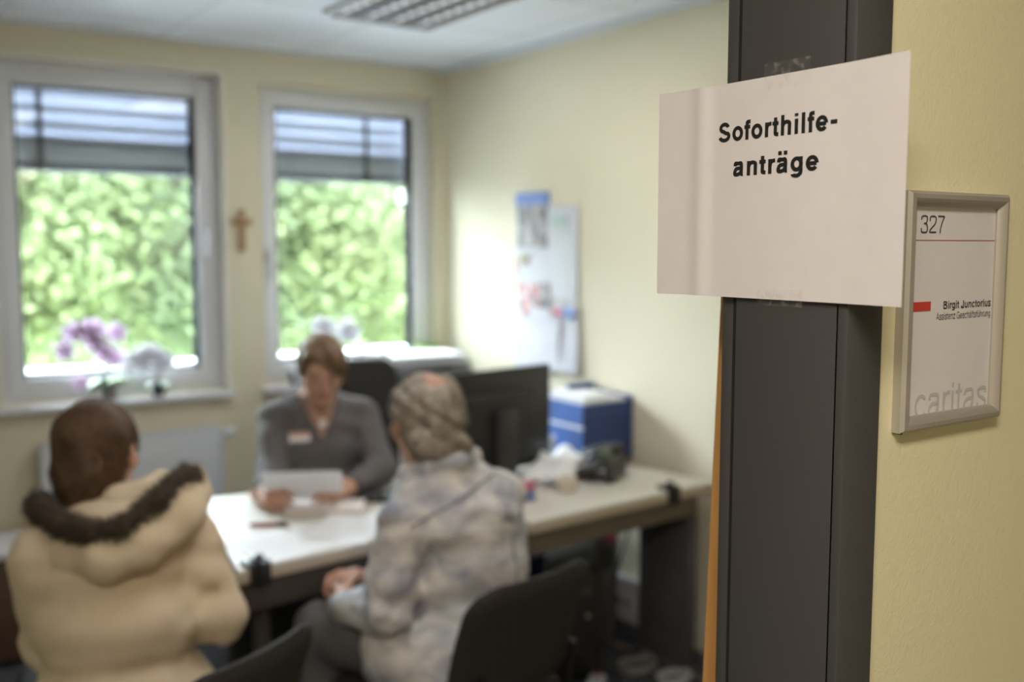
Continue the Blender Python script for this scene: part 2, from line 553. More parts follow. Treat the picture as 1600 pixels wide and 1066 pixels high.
# ------------------------------------------------------------------ signed-distance modelling for bodies and cloth
class Field:
    def __init__(s, lo, hi, vox):
        s.lo = np.array(lo, float)
        s.vox = vox
        s.n = np.ceil((np.array(hi, float) - s.lo) / vox).astype(int) + 1
        s.d = np.full(s.n, 1.0, np.float32)

    def _sub(s, lo, hi):
        a = np.clip(np.floor((np.array(lo) - s.lo) / s.vox).astype(int), 0, s.n)
        b = np.clip(np.ceil((np.array(hi) - s.lo) / s.vox).astype(int) + 1, 0, s.n)
        if np.any(b <= a):
            return None
        ax = [s.lo[i] + np.arange(a[i], b[i]) * s.vox for i in range(3)]
        g = np.meshgrid(*ax, indexing='ij')
        return tuple(slice(a[i], b[i]) for i in range(3)), np.stack(g, -1)

    def _put(s, sl, d, k, op):
        o = s.d[sl]
        if op == '+':
            if k > 0:
                h = np.clip(.5 + .5 * (o - d) / k, 0, 1)
                s.d[sl] = o * (1 - h) + d * h - k * h * (1 - h)
            else:
                s.d[sl] = np.minimum(o, d)
        else:
            d = -d
            if k > 0:
                h = np.clip(.5 - .5 * (o - d) / k, 0, 1)
                s.d[sl] = o * (1 - h) + d * h + k * h * (1 - h)
            else:
                s.d[sl] = np.maximum(o, d)

    def cap(s, p0, p1, r0, r1=None, k=0.03, op='+', flat=None):
        """tapered capsule"""
        r1 = r0 if r1 is None else r1
        p0, p1 = np.array(p0, float), np.array(p1, float)
        m = max(r0, r1) + k + 0.03
        q = s._sub(np.minimum(p0, p1) - m, np.maximum(p0, p1) + m)
        if q is None:
            return s
        sl, P = q
        ba = p1 - p0
        L = max(ba @ ba, 1e-9)
        t = np.clip(((P - p0) @ ba) / L, 0, 1)
        d = np.linalg.norm(P - p0 - t[..., None] * ba, axis=-1) - (r0 + (r1 - r0) * t)
        s._put(sl, d, k, op)
        return s

    def ell(s, c, rad, fr=None, k=0.03, op='+'):
        """ellipsoid, fr = 3 axis vectors (right, forward, up)"""
        c, rad = np.array(c, float), np.array(rad, float)
        m = rad.max() + k + 0.03
        q = s._sub(c - m, c + m)
        if q is None:
            return s
        sl, P = q
        P = P - c
        if fr is not None:
            P = P @ np.array(fr, float).T
        k0 = np.linalg.norm(P / rad, axis=-1)
        k1 = np.linalg.norm(P / rad ** 2, axis=-1) + 1e-9
        s._put(sl, k0 * (k0 - 1) / k1, k, op)
        return s

    def half(s, p, n, k=0.0):
        """cut away everything on the side n points to"""
        sl, P = s._sub(s.lo, s.lo + s.n * s.vox)
        n = np.array(n, float)
        n /= np.linalg.norm(n)
        d = (P - np.array(p, float)) @ n
        s._put(sl, -d, k, '-')
        return s

    def cut(s, lo, hi, fn):
        """cut by any distance function of the points"""
        q = s._sub(np.array(lo), np.array(hi))
        sl, P = q
        s._put(sl, fn(P), 0.004, '-')
        return s

    def wave(s, amp, ks, c=None, rad=None):
        """soft folds"""
        if c is None:
            q = s._sub(s.lo, s.lo + s.n * s.vox)
        else:
            q = s._sub(np.array(c) - rad, np.array(c) + rad)
        sl, P = q
        w = np.zeros(P.shape[:3])
        for kx, ky, kz, ph in ks:
            w += np.sin(P[..., 0] * kx + P[..., 1] * ky + P[..., 2] * kz + ph + 1.3 * np.sin(P[..., 2] * kz * .43 + P[..., 0] * kx * .37))
        if c is not None:
            f = np.clip(1 - np.linalg.norm(P - np.array(c), axis=-1) / rad, 0, 1)
            w *= f * f * (3 - 2 * f)
        s.d[sl] += (amp * w / len(ks)).astype(np.float32)
        return s

    def mesh(s, relax=2):
        d = s.d
        nx, ny, nz = d.shape
        ins = d < 0
        cx = (slice(0, nx - 1), slice(0, ny - 1), slice(0, nz - 1))
        cnt = np.zeros((nx - 1, ny - 1, nz - 1), np.int16)
        for i in (0, 1):
            for j in (0, 1):
                for k in (0, 1):
                    cnt += ins[i:nx - 1 + i, j:ny - 1 + j, k:nz - 1 + k]
        act = np.argwhere((cnt > 0) & (cnt < 8))
        idx = np.full(cnt.shape, -1, np.int64)
        idx[tuple(act.T)] = np.arange(len(act))
        acc = np.zeros((len(act), 3))
        num = np.zeros(len(act))
        cs = [(i, j, k) for i in (0, 1) for j in (0, 1) for k in (0, 1)]
        for a in cs:
            for ax in range(3):
                if a[ax] == 0:
                    b = list(a)
                    b[ax] = 1
                    da = d[act[:, 0] + a[0], act[:, 1] + a[1], act[:, 2] + a[2]]
                    db = d[act[:, 0] + b[0], act[:, 1] + b[1], act[:, 2] + b[2]]
                    cr = (da < 0) != (db < 0)
                    den = np.where(cr, da - db, 1)
                    t = np.where(cr, da / den, 0)
                    pt = np.array(a, float)[None, :].repeat(len(act), 0)
                    pt[:, ax] += t
                    acc += pt * cr[:, None]
                    num += cr
        V = (act + acc / num[:, None]) * s.vox + s.lo
        F = []
        for ax in range(3):
            o1, o2 = [(1, 2), (2, 0), (0, 1)][ax]
            sl0 = [slice(1, n - 1) for n in d.shape]
            sl1 = list(sl0)
            sl0[ax] = slice(0, d.shape[ax] - 1)
            sl1[ax] = slice(1, d.shape[ax])
            A, B = ins[tuple(sl0)], ins[tuple(sl1)]
            e = np.argwhere(A != B)
            if not len(e):
                continue
            fl = A[tuple(e.T)]
            base = e.copy()
            for q in range(3):
                if q != ax:
                    base[:, q] += 1
            u1, u2 = np.zeros(3, int), np.zeros(3, int)
            u1[o1], u2[o2] = 1, 1
            c0 = idx[tuple((base - u1 - u2).T)]
            c1 = idx[tuple((base - u2).T)]
            c2 = idx[tuple(base.T)]
            c3 = idx[tuple((base - u1).T)]
            qd = np.stack([c0, c1, c2, c3], 1)
            qd[~fl] = qd[~fl][:, ::-1]
            F.append(qd)
        F = np.concatenate(F)
        for _ in range(relax):
            S = np.zeros_like(V)
            N = np.zeros(len(V))
            for a, b in ((0, 1), (1, 2), (2, 3), (3, 0)):
                np.add.at(S, F[:, a], V[F[:, b]])
                np.add.at(S, F[:, b], V[F[:, a]])
                np.add.at(N, F[:, a], 1)
                np.add.at(N, F[:, b], 1)
            V = .4 * V + .6 * S / np.maximum(N, 1)[:, None]
        return V, F


def np_mesh(name, parts, m, parent=None, loc=(0, 0, 0), smooth=True):
    """parts: list of (V, F) with F an (n,4) or (n,3) array"""
    me = bpy.data.meshes.new(name)
    off, Vs, loops, starts, tot = 0, [], [], [], 0
    for V, F in parts:
        Vs.append(V - np.array(loc))
        loops.append((F + off).ravel())
        starts.append(tot + np.arange(len(F)) * F.shape[1])
        off += len(V)
        tot += F.size
    V = np.concatenate(Vs).astype(np.float32)
    lp = np.concatenate(loops).astype(np.int32)
    stt = np.concatenate(starts).astype(np.int32)
    me.vertices.add(len(V))
    me.vertices.foreach_set('co', V.ravel())
    me.loops.add(len(lp))
    me.loops.foreach_set('vertex_index', lp)
    me.polygons.add(len(stt))
    me.polygons.foreach_set('loop_start', stt)
    me.update(calc_edges=True)
    me.validate()
    if smooth:
        me.polygons.foreach_set('use_smooth', [True] * len(me.polygons))
    me.materials.append(m)
    o = bpy.data.objects.new(name, me)
    COL.objects.link(o)
    if parent is not None:
        o.parent = parent
    else:
        o.location = loc
    return o


# ------------------------------------------------------------------ room shell
WX, WY, CZ = 2.68, 4.506, 2.49      # right wall, window wall, ceiling
LX = -0.9                            # left wall of the office
DY0, DY1 = 0.575, 0.722              # the wall with the door: corridor face, office face
DX0, DX1 = -0.15, 0.753              # clear door opening
DH = 2.12
CY = -1.35                           # far wall of the corridor

struct('floor', MB().box(LX - .2, WX + .2, DY1 - .1, WY + .3, -.1, 0), CARPET)
struct('floor_corridor', MB().box(-3, 3, CY - .15, DY1 - .1, -.1, 0), CARPET)
cm = MB().box(LX - .2, WX + .2, DY1 - .06, WY + .3, CZ, CZ + .1)
struct('ceiling', cm, WHITE)
# shallow joints of the ceiling tiles
tj = MB()
for x in np.arange(-0.63, 2.68, .625):
    tj.box(x - .002, x + .002, DY1, WY, CZ - .0015, CZ + .001)
for y in np.arange(1.1, 4.5, .625):
    tj.box(LX, WX, y - .002, y + .002, CZ - .0015, CZ + .001)
struct('trim_1', tj, mat('ceiling_joint', (.55, .56, .58), .8))
struct('ceiling_corridor', MB().box(-3, 3, CY - .15, DY1 - .06, CZ, CZ + .1), WHITE)
struct('wall_right', MB().box(WX, WX + .2, DY1 - .02, WY + .3, 0, CZ), WALL)
struct('wall_left', MB().box(LX - .2, LX, DY1 - .02, WY + .3, 0, CZ), WALL)
W1 = (0.575, 1.517, 0.94, 2.36)
W2 = (1.69, 2.63, 0.94, 2.345)
wb = MB()
T = .30
wb.box(LX, W1[0], WY, WY + T, 0, CZ).box(W1[1], W2[0], WY, WY + T, 0, CZ).box(W2[1], WX, WY, WY + T, 0, CZ)
for w in (W1, W2):
    wb.box(w[0], w[1], WY, WY + T, 0, w[2]).box(w[0], w[1], WY, WY + T, w[3], CZ)
struct('wall_window_side', wb, WALL)
wf = MB().box(-3, DX0 - .03, DY0, DY1, 0, CZ).box(DX1 + .03, 3, DY0, DY1, 0, CZ).box(DX0 - .03, DX1 + .03, DY0, DY1, DH + .03, CZ)
struct('wall_door_side', wf, WOODCHIP)
struct('wall_corridor_far', MB().box(-3, 3, CY - .15, CY, 0, CZ), WALL)
struct('wall_corridor_left', MB().box(-3.15, -3, CY - .15, DY1, 0, CZ), WALL)
struct('wall_corridor_right', MB().box(3, 3.15, CY - .15, DY1, 0, CZ), WALL)
struct('trim_2', MB().box(WX - .03, WX, DY1, WY, CZ - .025, CZ).box(LX, WX, WY - .012, WY, CZ - .012, CZ), mat('white_angle_trim', (.74, .75, .78), .6))
struct('baseboard_right', MB().box(WX - .012, WX, DY1, WY, 0, .06), mat('grey_skirting', (.16, .16, .17), .6))
struct('baseboard_window_side', MB().box(LX, WX, WY - .012, WY, 0, .06), MATS['grey_skirting'])


def window(n, w, hinge_right, handle_x, handle_z):
    """inward-opening casement set at the outer third of the wall"""
    x0, x1, z0, z1 = w
    e = struct_empty('window_%d' % n, (x0, WY, z0))
    W, H = x1 - x0, z1 - z0
    ya, yb = .085, .15
    f = .055
    m = MB()
    for b in ((0, f, 0, H), (W - f, W, 0, H), (f, W - f, 0, f), (f, W - f, H - f, H)):
        m.rbox(b[0], b[1], ya, yb, b[2], b[3], .004, 2)
    m.build('frame', PVC, e)
    s0, s1 = .035, .10
    m = MB()
    for b in ((s0, s1, s0, H - s0), (W - s1, W - s0, s0, H - s0), (s1, W - s1, s0, s1), (s1, W - s1, H - s1, H - s0)):
        m.rbox(b[0], b[1], ya - .012, yb - .005, b[2], b[3], .005, 2)
    m.build('sash', PVC, e)
    m = MB()
    g = .012
    for b in ((s1, s1 + g, s1, H - s1), (W - s1 - g, W - s1, s1, H - s1), (s1, W - s1, s1, s1 + g), (s1, W - s1, H - s1 - g, H - s1)):
        m.box(b[0], b[1], ya + .01, (yb + .002) if b[1] - b[0] < .02 else ya + .02, b[2], b[3])
    m.build('gasket', mat('black_gasket', (.012, .012, .014), 1.0, spec=0), e)
    MB().box(s1, W - s1, ya + .028, ya + .032, s1, H - s1).build('pane', GLASS, e, smooth=False)
    # handle
    hx, hz = handle_x - x0, handle_z - z0
    h = MB().rbox(hx - .014, hx + .014, ya - .022, ya - .010, hz - .035, hz + .035, .004)
    h.tube([(hx, ya - .02, hz), (hx, ya - .05, hz), (hx, ya - .058, hz - .012), (hx, ya - .058, hz - .115)], [.008, .008, .0095, .0085], 10)
    h.build('handle', mat('satin_handle', (.62, .62, .66), .35, metal=.3), e)
    # inner sill, projecting past the wall
    MB().rbox(-.02, W + .015, -.055, ya - .002, -.028, -.002, .006).build('sill', PVC, e)
    # reveal lining
    m = MB()
    m.box(-.012, .002, -.001, ya, 0, H).box(W - .002, W + .012, -.001, ya, 0, H).box(0, W, -.001, ya, H - .002, H + .012)
    m.build('reveal', mat('lit_cream_reveal', (.88, .84, .77), .6) if n == 1 else WALL, e)  # left window's reveal is paler cream, its lit look put into the colour
    m = MB().box(-.004, .012, yb, .295, 0, H).box(W - .012, W + .004, yb, .295, 0, H)
    m.build('guide_rail', mat('anthracite_rail', (.012, .013, .016), 1.0, spec=0), e)
    # outer sill
    M = Matrix.Rotation(R(-3), 4, 'X')
    MB().box(-.02, W + .02, yb + .002, yb + .22, 0.112, 0.127, M).build('outer_sill', PVC, e)
    return e


window(1, W1, False, 1.452, 1.66)
window(2, W2, True, 1.742, 1.555)


def blind(x0, x1, zb, label, cordx):
    """external venetian blind drawn up to the upper third"""
    y = WY + .215
    t = thing('venetian_blind', label, 'blind', (x0, y, zb), 0, 'external blinds at the windows')
    W = x1 - x0
    top = 2.36 - zb
    sl = MB()
    z = .115
    while z < top + .02:
        M = Matrix.Translation((0, 0, z)) @ Matrix.Rotation(R(-68), 4, 'X')
        sl.rbox(.0, W, -.041, .041, -.0012, .0012, .0008, 1, M)
        z += .068
    sl.build('slats', SLAT, t)
    st = MB()
    for i in range(7):
        st.rbox(0, W, -.036, .036, .0375 + i * .010, .0465 + i * .010, .0008, 1)
    st.build('stacked_slats', DARKSLAT, t)
    MB().rbox(-.004, W + .004, -.03, .03, 0, .036, .004).build('bottom_rail', mat('dark_bottom_rail', (.06, .062, .07), .8), t)
    c = MB().box(cordx - .012, cordx + .012, -.042, -.040, .02, top + .02)
    c.build('ladder_tape', mat('dark_tape', (.05, .05, .055), .7), t)
    MB().rbox(cordx - .022, cordx + .022, -.046, -.03, -.004, .045, .003).build('tape_clip', MATS['dark_tape'], t)
    for x_ in (-.006, W + .006):
        MB().tube([(x_, 0, 0), (x_, 0, top + .02)], .0025).build('guide_cable', mat('black_guide_cable', (.01, .01, .012), 1.0, spec=0), t)
    return t


blind(.64, 1.475, 1.915, 'grey external blind half drawn outside the left window beside the wooden cross', .15)
blind(1.755, 2.565, 1.915, 'grey external blind half drawn outside the right window nearest the room corner', .56)

# ------------------------------------------------------------------ door frame and door leaf
de = struct_empty('door_1', (0, 0, 0))


def jamb(side):
    """steel frame wrapped round the wall end; side +1 is the right jamb"""
    m = MB()
    x = DX1 if side > 0 else DX0
    s = side
    def bx(a, b, y0, y1):
        m.rbox(min(a, b), max(a, b), y0, y1, 0, DH + .05, .0022, 2)
    bx(x, x + s * .052, .566, .580)          # corridor flange
    bx(x, x + s * .035, .574, .700)          # reveal
    bx(x + s * .004, x + s * .05, .704, .722)  # rebate step on the office side
    return m


jamb(1).build('frame', GREY_METAL, de)
jamb(-1).build('frame', GREY_METAL, de)
MB().rbox(DX0, DX1, .566, .722, DH, DH + .05, .0022).build('frame', GREY_METAL, de)
MB().box(DX1 + .003, DX1 + .03, .699, .7055, 0, DH).build('gasket', BLACKRUB, de)
# the leaf stands open into the room, seen only as a sliver of its wooden edge
lf = MB().rbox(0, .86, -.02, .02, .005, DH - .005, .002)
leaf = lf.build('leaf', WOOD, de)
leaf.location = (.8105, .8066, 0)
leaf.rotation_euler = (Matrix.Rotation(R(1.57), 3, Vector((.722, .692, 0))) @ Matrix.Rotation(R(34), 3, 'Z')).to_euler()
hd = MB().tube([(.80, -.02, 1.05), (.80, -.06, 1.05), (.79, -.068, 1.05), (.68, -.068, 1.05)], .009)
hd.tube([(.80, .02, 1.05), (.80, .06, 1.05), (.79, .068, 1.05), (.68, .068, 1.05)], .009)
hd.build('handle', ALU, leaf)

# ------------------------------------------------------------------ taped paper sign
SX, SY1, SZ0, SZ1 = DX1 - .004, .803, 1.548, 1.759
SW, SH = .297, SZ1 - SZ0


def sheet_off(s):
    """how far the sheet stands off, s runs from the far edge (0) to the near edge (SW)"""
    o = 0.0
    o += .007 * max(0, (.075 - s) / .075) ** 1.4          # far end lifts off past the frame
    o += .0028 * math.exp(-((s - .058) / .010) ** 2)         # crease
    o += .005 * max(0, (s - .225) / .07) ** 1.5
    return o


sign = thing('paper_sign', 'white landscape sheet lettered in bold black, taped to the dark door frame', 'sign', (SX, SY1, SZ0))
def sheet_pt(s, z, front):
    return (-sheet_off(s) - front, -s, z)
NS = 60
m = MB()
vs, fs = [], []
for i in range(NS + 1):
    s_ = SW * i / NS
    for fr in (0, .0003):
        for zz in (0, SH):
            vs.append(sheet_pt(s_, zz, fr))
for i in range(NS):
    a, b = i * 4, (i + 1) * 4
    fs += [(a, b, b + 1, a + 1), (a + 2, a + 3, b + 3, b + 2), (a, a + 2, b + 2, b), (a + 1, b + 1, b + 3, a + 3)]
fs += [(0, 1, 3, 2), (NS * 4, NS * 4 + 2, NS * 4 + 3, NS * 4 + 1)]
m.add(vs, fs).build('sheet', SIGNPAPER, sign, angle=60)
def sgn(u, v):
    return sheet_pt(u, v, .0006)
lettering('lettering', 'Soforthilfe-', .140, SY1 - .7230, SY1 - .5780, 1.7022 - SZ0, .0262, sgn, INK, sign, .012, (-1, 0, 0))
lettering('lettering', 'anträge', .140, SY1 - .7025, SY1 - .5990, 1.6675 - SZ0, .0262, sgn, INK, sign, .012, (-1, 0, 0))
def tape(s0, s1, z0, z1, off):
    mb = MB()
    q = [sheet_pt(s0 + (s1 - s0) * i / 8, z, off) for i in range(9) for z in (z0, z1)]
    mb.add(q, [(2 * i, 2 * i + 1, 2 * i + 3, 2 * i + 2) for i in range(8)])
    return mb.build('tape_strip', TAPE, sign)
tape(.138, .192, SH - .012, SH + .012, .0007)
tape(.135, .190, -.006, .010, .0007)

# ------------------------------------------------------------------ door plate
PX0, PX1, PZ0, PZ1 = .836, 1.007, 1.421, 1.651
PYW = DY0
plate = thing('door_plate', 'silver framed room plate numbered 327 on the yellow corridor wall', 'door sign', (PX0, PYW, PZ0))
PW, PH = PX1 - PX0, PZ1 - PZ0
fr = .0145
# mitred snap-frame profile: (inset from the outer edge, depth from the wall)
prof = [(0, 0), (0, .009), (.003, .0125), (.007, .0135), (.011, .0115), (fr, .0065), (fr, .004)]
vs, fs = [], []
for (ins_, dep) in prof:
    for (cx, cz) in ((ins_, ins_), (PW - ins_, ins_), (PW - ins_, PH - ins_), (ins_, PH - ins_)):
        vs.append((cx, -dep, cz))
for i in range(len(prof) - 1):
    for k in range(4):
        k2 = (k + 1) % 4
        fs.append((i * 4 + k, i * 4 + k2, (i + 1) * 4 + k2, (i + 1) * 4 + k))
MB().add(vs, fs).build('frame', ALU, plate, angle=30)
MB().box(.001, PW - .001, -.0035, 0, .001, PH - .001).build('backing', mat('grey_backing', (.3, .3, .3), .6), plate)
MB().box(fr - .003, PW - fr + .003, -.0045, -.0038, fr - .003, PH - fr + .003).build('insert_card', mat('plate_card', (.70, .665, .635), .35, noise=(80, .015)), plate)
def plt(u, v):
    return (u, -.0049, v)
lettering('lettering', '327', .066, .0280, .0670, 1.6115 - PZ0, .0235, plt, DIMINK, plate)
lettering('lettering', 'Birgit Junctorius', .118, .0705, .1540, 1.5375 - PZ0, .0105, plt, mat('dark_brown_ink', (.035, .03, .028), .6), plate)
lettering('lettering', 'Assistenz Geschäftsführung', .075, .0590, .1540, 1.5270 - PZ0, .0095, plt, DIMINK, plate)
lettering('lettering', 'caritas', .075, .0290, .1535, 1.4315 - PZ0, .0440, plt, GREYINK, plate)
MB().box(.0145, PW - fr + .001, -.0049, -.0046, 1.6042 - PZ0, 1.6050 - PZ0).build('rule', mat('thin_red_rule', (.42, .12, .10), .5), plate)
MB().box(.0145, .0490, -.0050, -.0046, 1.5365 - PZ0, 1.5455 - PZ0).build('red_block', REDINK, plate)
MB().rbox(.001, .004, -.010, 0, -.001, .003, .0005).build('corner_cap', BLACKPL, plate)


# ------------------------------------------------------------------ desks
def poly_top(poly, z0, z1, name, m, parent, bev=.006):
    bm = bmesh.new()
    b = [bm.verts.new((x, y, z0)) for x, y in poly]
    f = bm.faces.new(b)
    r = bmesh.ops.extrude_face_region(bm, geom=[f])
    for v in r['geom']:
        if isinstance(v, bmesh.types.BMVert):
            v.co.z = z1
    bmesh.ops.recalc_face_normals(bm, faces=bm.faces)
    bmesh.ops.bevel(bm, geom=[e for e in bm.edges if abs(e.verts[0].co.z - e.verts[1].co.z) < 1e-6], offset=bev, segments=3, profile=.5, affect='EDGES')
    bm.verts.index_update()
    mb = MB().add([v.co[:] for v in bm.verts], [tuple(v.index for v in f.verts) for f in bm.faces])
    bm.free()
    return mb.build(name, m, parent, angle=50)


def inset(poly, d):
    cx, cy = sum(p[0] for p in poly) / len(poly), sum(p[1] for p in poly) / len(poly)
    out = []
    for x, y in poly:
        out.append((x + (d if x < cx else -d), y + (d if y < cy else -d)))
    return out


TB = thing('meeting_table', 'cream topped table in the middle where three people sit', 'table', (.862, 2.535, 0))
tp = [(0, 0), (.893, .105), (.846, .705), (.165, .825)]
poly_top(tp, .727, .740, 'tabletop', DESKTOP, TB, .004)
poly_top([(x * 1.002 - .001, y * 1.002 - .001) for x, y in tp], .700, .727, 'edge_band', DESKEDGE, TB, .005)
ip = inset(tp, .035)
ap = MB()
for i in range(4):
    a, b = Vector((*ip[i], 0)), Vector((*ip[(i + 1) % 4], 0))
    d = (b - a)
    ang = math.atan2(d.y, d.x)
    M = Matrix.Translation(a) @ Matrix.Rotation(ang, 4, 'Z')
    ap.rbox(-.005, d.length + .005, -.012, .012, .612, .700, .003, 2, M)
ap.build('apron', APRON_D, TB)
for (x, y) in ((.10, .10), (.80, .175), (.22, .70), (.80, .60)):
    MB().tube([(x, y, 0), (x, y, .66)], .025, 14).lathe([(.03, 0), (.03, .02)], (x, y, 0), 14).build('leg', APRON_D, TB)
MB().rbox(.12, .86, .42, .438, .12, .64, .003).build('shade_panel', mat('black_shade', (.02, .019, .018), .6), TB)  # black sheet added for the darkness under the table

DK = thing('office_desk', 'cream office desk against the right wall carrying the monitor and telephone', 'desk', (1.775, 2.478, 0), R(4.5))
dp = [(0, 0), (.868, 0), (.812, .80), (0, .80)]
poly_top(dp, .727, .740, 'tabletop', DESKTOP, DK, .004)
poly_top([(x * 1.002 - .001, y * 1.002 - .001) for x, y in dp], .700, .727, 'edge_band', DESKEDGE, DK, .005)
ap = MB().rbox(.0, .84, .045, .07, .615, .694, .003).rbox(.02, .80, .72, .745, .615, .694, .003)
ap.rbox(.0, .025, .045, .745, .615, .694, .003)
ap.build('apron', APRON_L, DK)
lp = MB().rbox(.808, .845, .05, .31, .02, .612, .006).rbox(.80, .852, .03, .34, 0, .03, .006).rbox(.81, .84, .05, .70, .60, .70, .004)
lp.build('leg', LEG_D, DK)
MB().rbox(.02, .06, .25, .56, .02, .70, .006).rbox(.01, .07, .08, .70, 0, .03, .006).build('leg', LEG_D, DK)


def clip(loc, rz, label):
    t = thing('cable_clip', label, 'cable clip', loc, rz, 'black clips at the desk edges')
    b = MB().rbox(-.035, .035, -.012, .045, 0, .012, .005).rbox(-.03, .03, -.018, -.003, -.05, .01, .004)
    b.tube([(-.01, .02, .012), (-.01, -.012, .022), (-.005, -.022, .0), (0, -.02, -.05)], .006, 8)
    b.build('clip_body', BLACKPL, t)
    b = MB().lathe([(.012, 0), (.012, .01), (.008, .014), (.0005, .015)], (.012, .018, .012), 14)
    b.build('screw_knob', BLACKMET, t)
    return t


clip((.925, 2.551, .7405), R(7), 'black clip at the near left corner of the meeting table')
clip((2.43, 2.541, .7405), R(4.5), 'black clip at the right front edge of the office desk')


# ------------------------------------------------------------------ chairs
def make_chair(label, loc, rz):
    t = thing('visitor_chair', label, 'chair', loc, rz, 'black visitor chairs in front of the table')
    # seat cushion
    m = MB().rbox(-.225, .225, -.20, .23, .415, .465, .022, 4)
    m.build('seat', BLACKFAB, t)
    # curved, rounded backrest, leaning back
    NX, NZ = 22, 16
    vs, fs = [], []
    W, Z0, Z1, rc = .42, .50, .825, .07
    def pt(i, j, side):
        u = -1 + 2 * i / NX
        v = j / NZ
        z = Z0 + (Z1 - Z0) * v
        hw = W / 2
        e = max(0, (rc - (Z1 - z)) / rc, (rc * .7 - (z - Z0)) / (rc * .7))
        hw -= rc * (1 - math.sqrt(max(0, 1 - min(1, e) ** 2)))
        x = u * hw
        edge = min(1, (1 - abs(u)) * 6) * min(1, min(v, 1 - v) * 7)
        th = .006 + .018 * math.sqrt(edge)
        y = -.245 + .035 * (abs(x) / .21) ** 2 - .10 * v + .012 * math.sin(v * math.pi) 
        return (x, y + side * th, z)
    for side in (-1, 1):
        for j in range(NZ + 1):
            for i in range(NX + 1):
                vs.append(pt(i, j, side))
    n1 = (NX + 1) * (NZ + 1)
    for j in range(NZ):
        for i in range(NX):
            a = j * (NX + 1) + i
            fs.append((a, a + 1, a + NX + 2, a + NX + 1))
            fs.append((n1 + a, n1 + a + NX + 1, n1 + a + NX + 2, n1 + a + 1))
    for j in range(NZ):
        for i in (0, NX):
            a = j * (NX + 1) + i
            q = (a, a + NX + 1, n1 + a + NX + 1, n1 + a)
            fs.append(q if i == 0 else q[::-1])
    for i in range(NX):
        for j in (0, NZ):
            a = j * (NX + 1) + i
            q = (a, n1 + a, n1 + a + 1, a + 1)
            fs.append(q if j == 0 else q[::-1])
    MB().add(vs, fs).build('backrest', BLACKFAB, t, angle=70)
    for s in (-1, 1):
        MB().tube([(s * .215, -.16, .40), (s * .225, -.21, .20), (s * .235, -.245, .004)], .0115).lathe([(.015, 0), (.015, .012)], (s * .235, -.245, 0), 12).build('leg', BLACKMET, t)
        MB().tube([(s * .215, .19, .40), (s * .225, .215, .20), (s * .23, .23, .004)], .0115).lathe([(.015, 0), (.015, .012)], (s * .23, .23, 0), 12).build('leg', BLACKMET, t)
        MB().tube([(s * .165, -.10, .405), (s * .165, -.225, .41), (s * .165, -.262, .45), (s * .165, -.285, .60)], .0105).build('back_bracket', BLACKMET, t)
    f = MB().tube([(-.215, -.17, .402), (.215, -.17, .402), (.215, .20, .402), (-.215, .20, .402)], .011, 10, closed=True)
    f.build('seat_frame', BLACKMET, t)
    return t


def place(ch, x, y, deg):
    ch.location = (x, y, 0)
    ch.rotation_euler = (0, 0, R(deg))


chairC = make_chair('black padded chair under the man in the pale denim jacket', (0, 0, 0), 0)
place(chairC, 1.305, 2.19, 11.4)
chairB = copy_tree(chairC)
chairB['label'] = 'black padded chair under the woman in the beige hooded coat'
place(chairB, .492, 2.105, 29)


def office_chair(loc, rz):
    t = thing('swivel_chair', 'black swivel office chair behind the woman in the grey cardigan', 'office chair', loc, rz)
    bp = []
    for (cx, cz, a0) in ((.125, 1.06, 0), (-.125, 1.06, 90), (-.125, .65, 180), (.125, .65, 270)):
        for q in range(7):
            a = R(a0 + 15 * q)
            bp.append((cx + .075 * math.cos(a), cz + .075 * math.sin(a)))
    bk = MB()
    for k_, (dy, sc) in enumerate(((-.030, .93), (-.022, .985), (-.008, 1), (.012, 1), (.026, .985), (.034, .93))):
        bk.v += [(x * sc, -.20 + dy - .07 * (z - .58), .855 + (z - .855) * sc) for x, z in bp]
    nb_ = len(bp)
    for k_ in range(5):
        for q in range(nb_):
            q2 = (q + 1) % nb_
            bk.f.append((k_ * nb_ + q, k_ * nb_ + q2, (k_ + 1) * nb_ + q2, (k_ + 1) * nb_ + q))
    bk.f.append(tuple(range(nb_))[::-1])
    bk.f.append(tuple(5 * nb_ + q for q in range(nb_)))
    bk.build('backrest', BLACKFAB, t)
    MB().rbox(-.235, .235, -.20, .25, .43, .50, .03, 4).build('seat', BLACKFAB, t)
    MB().tube([(0, -.05, .43), (0, -.24, .41), (0, -.285, .50), (0, -.26, .70)], .018).build('back_bracket', BLACKPL, t)
    MB().lathe([(.028, .09), (.028, .30), (.018, .305), (.018, .44)], (0, 0, 0), 16).build('gas_lift', BLACKMET, t)
    b = MB()
    for k in range(5):
        a = 2 * math.pi * k / 5
        b.tube([(0, 0, .10), (.27 * math.cos(a), .27 * math.sin(a), .075)], [.028, .015])
    b.build('star_base', BLACKPL, t)
    for k in range(5):
        a = 2 * math.pi * k / 5
        M = Matrix.Translation((.27 * math.cos(a), .27 * math.sin(a), .028)) @ Matrix.Rotation(a + 1.2, 4, 'Z') @ Matrix.Rotation(R(90), 4, 'X')
        MB().lathe([(.02, -.02), (.028, -.016), (.028, .016), (.02, .02)], (0, 0, 0), 14, M).build('castor', BLACKPL, t)
    for s in (-1, 1):
        MB().tube([(s * .22, .03, .45), (s * .27, .03, .47), (s * .275, .03, .60)], .014).rbox(s * .275 - .025, s * .275 + .025, -.10, .14, .60, .625, .01).build('armrest', BLACKPL, t)
    return t


office_chair((1.715, 3.50, 0), R(180 - 10))

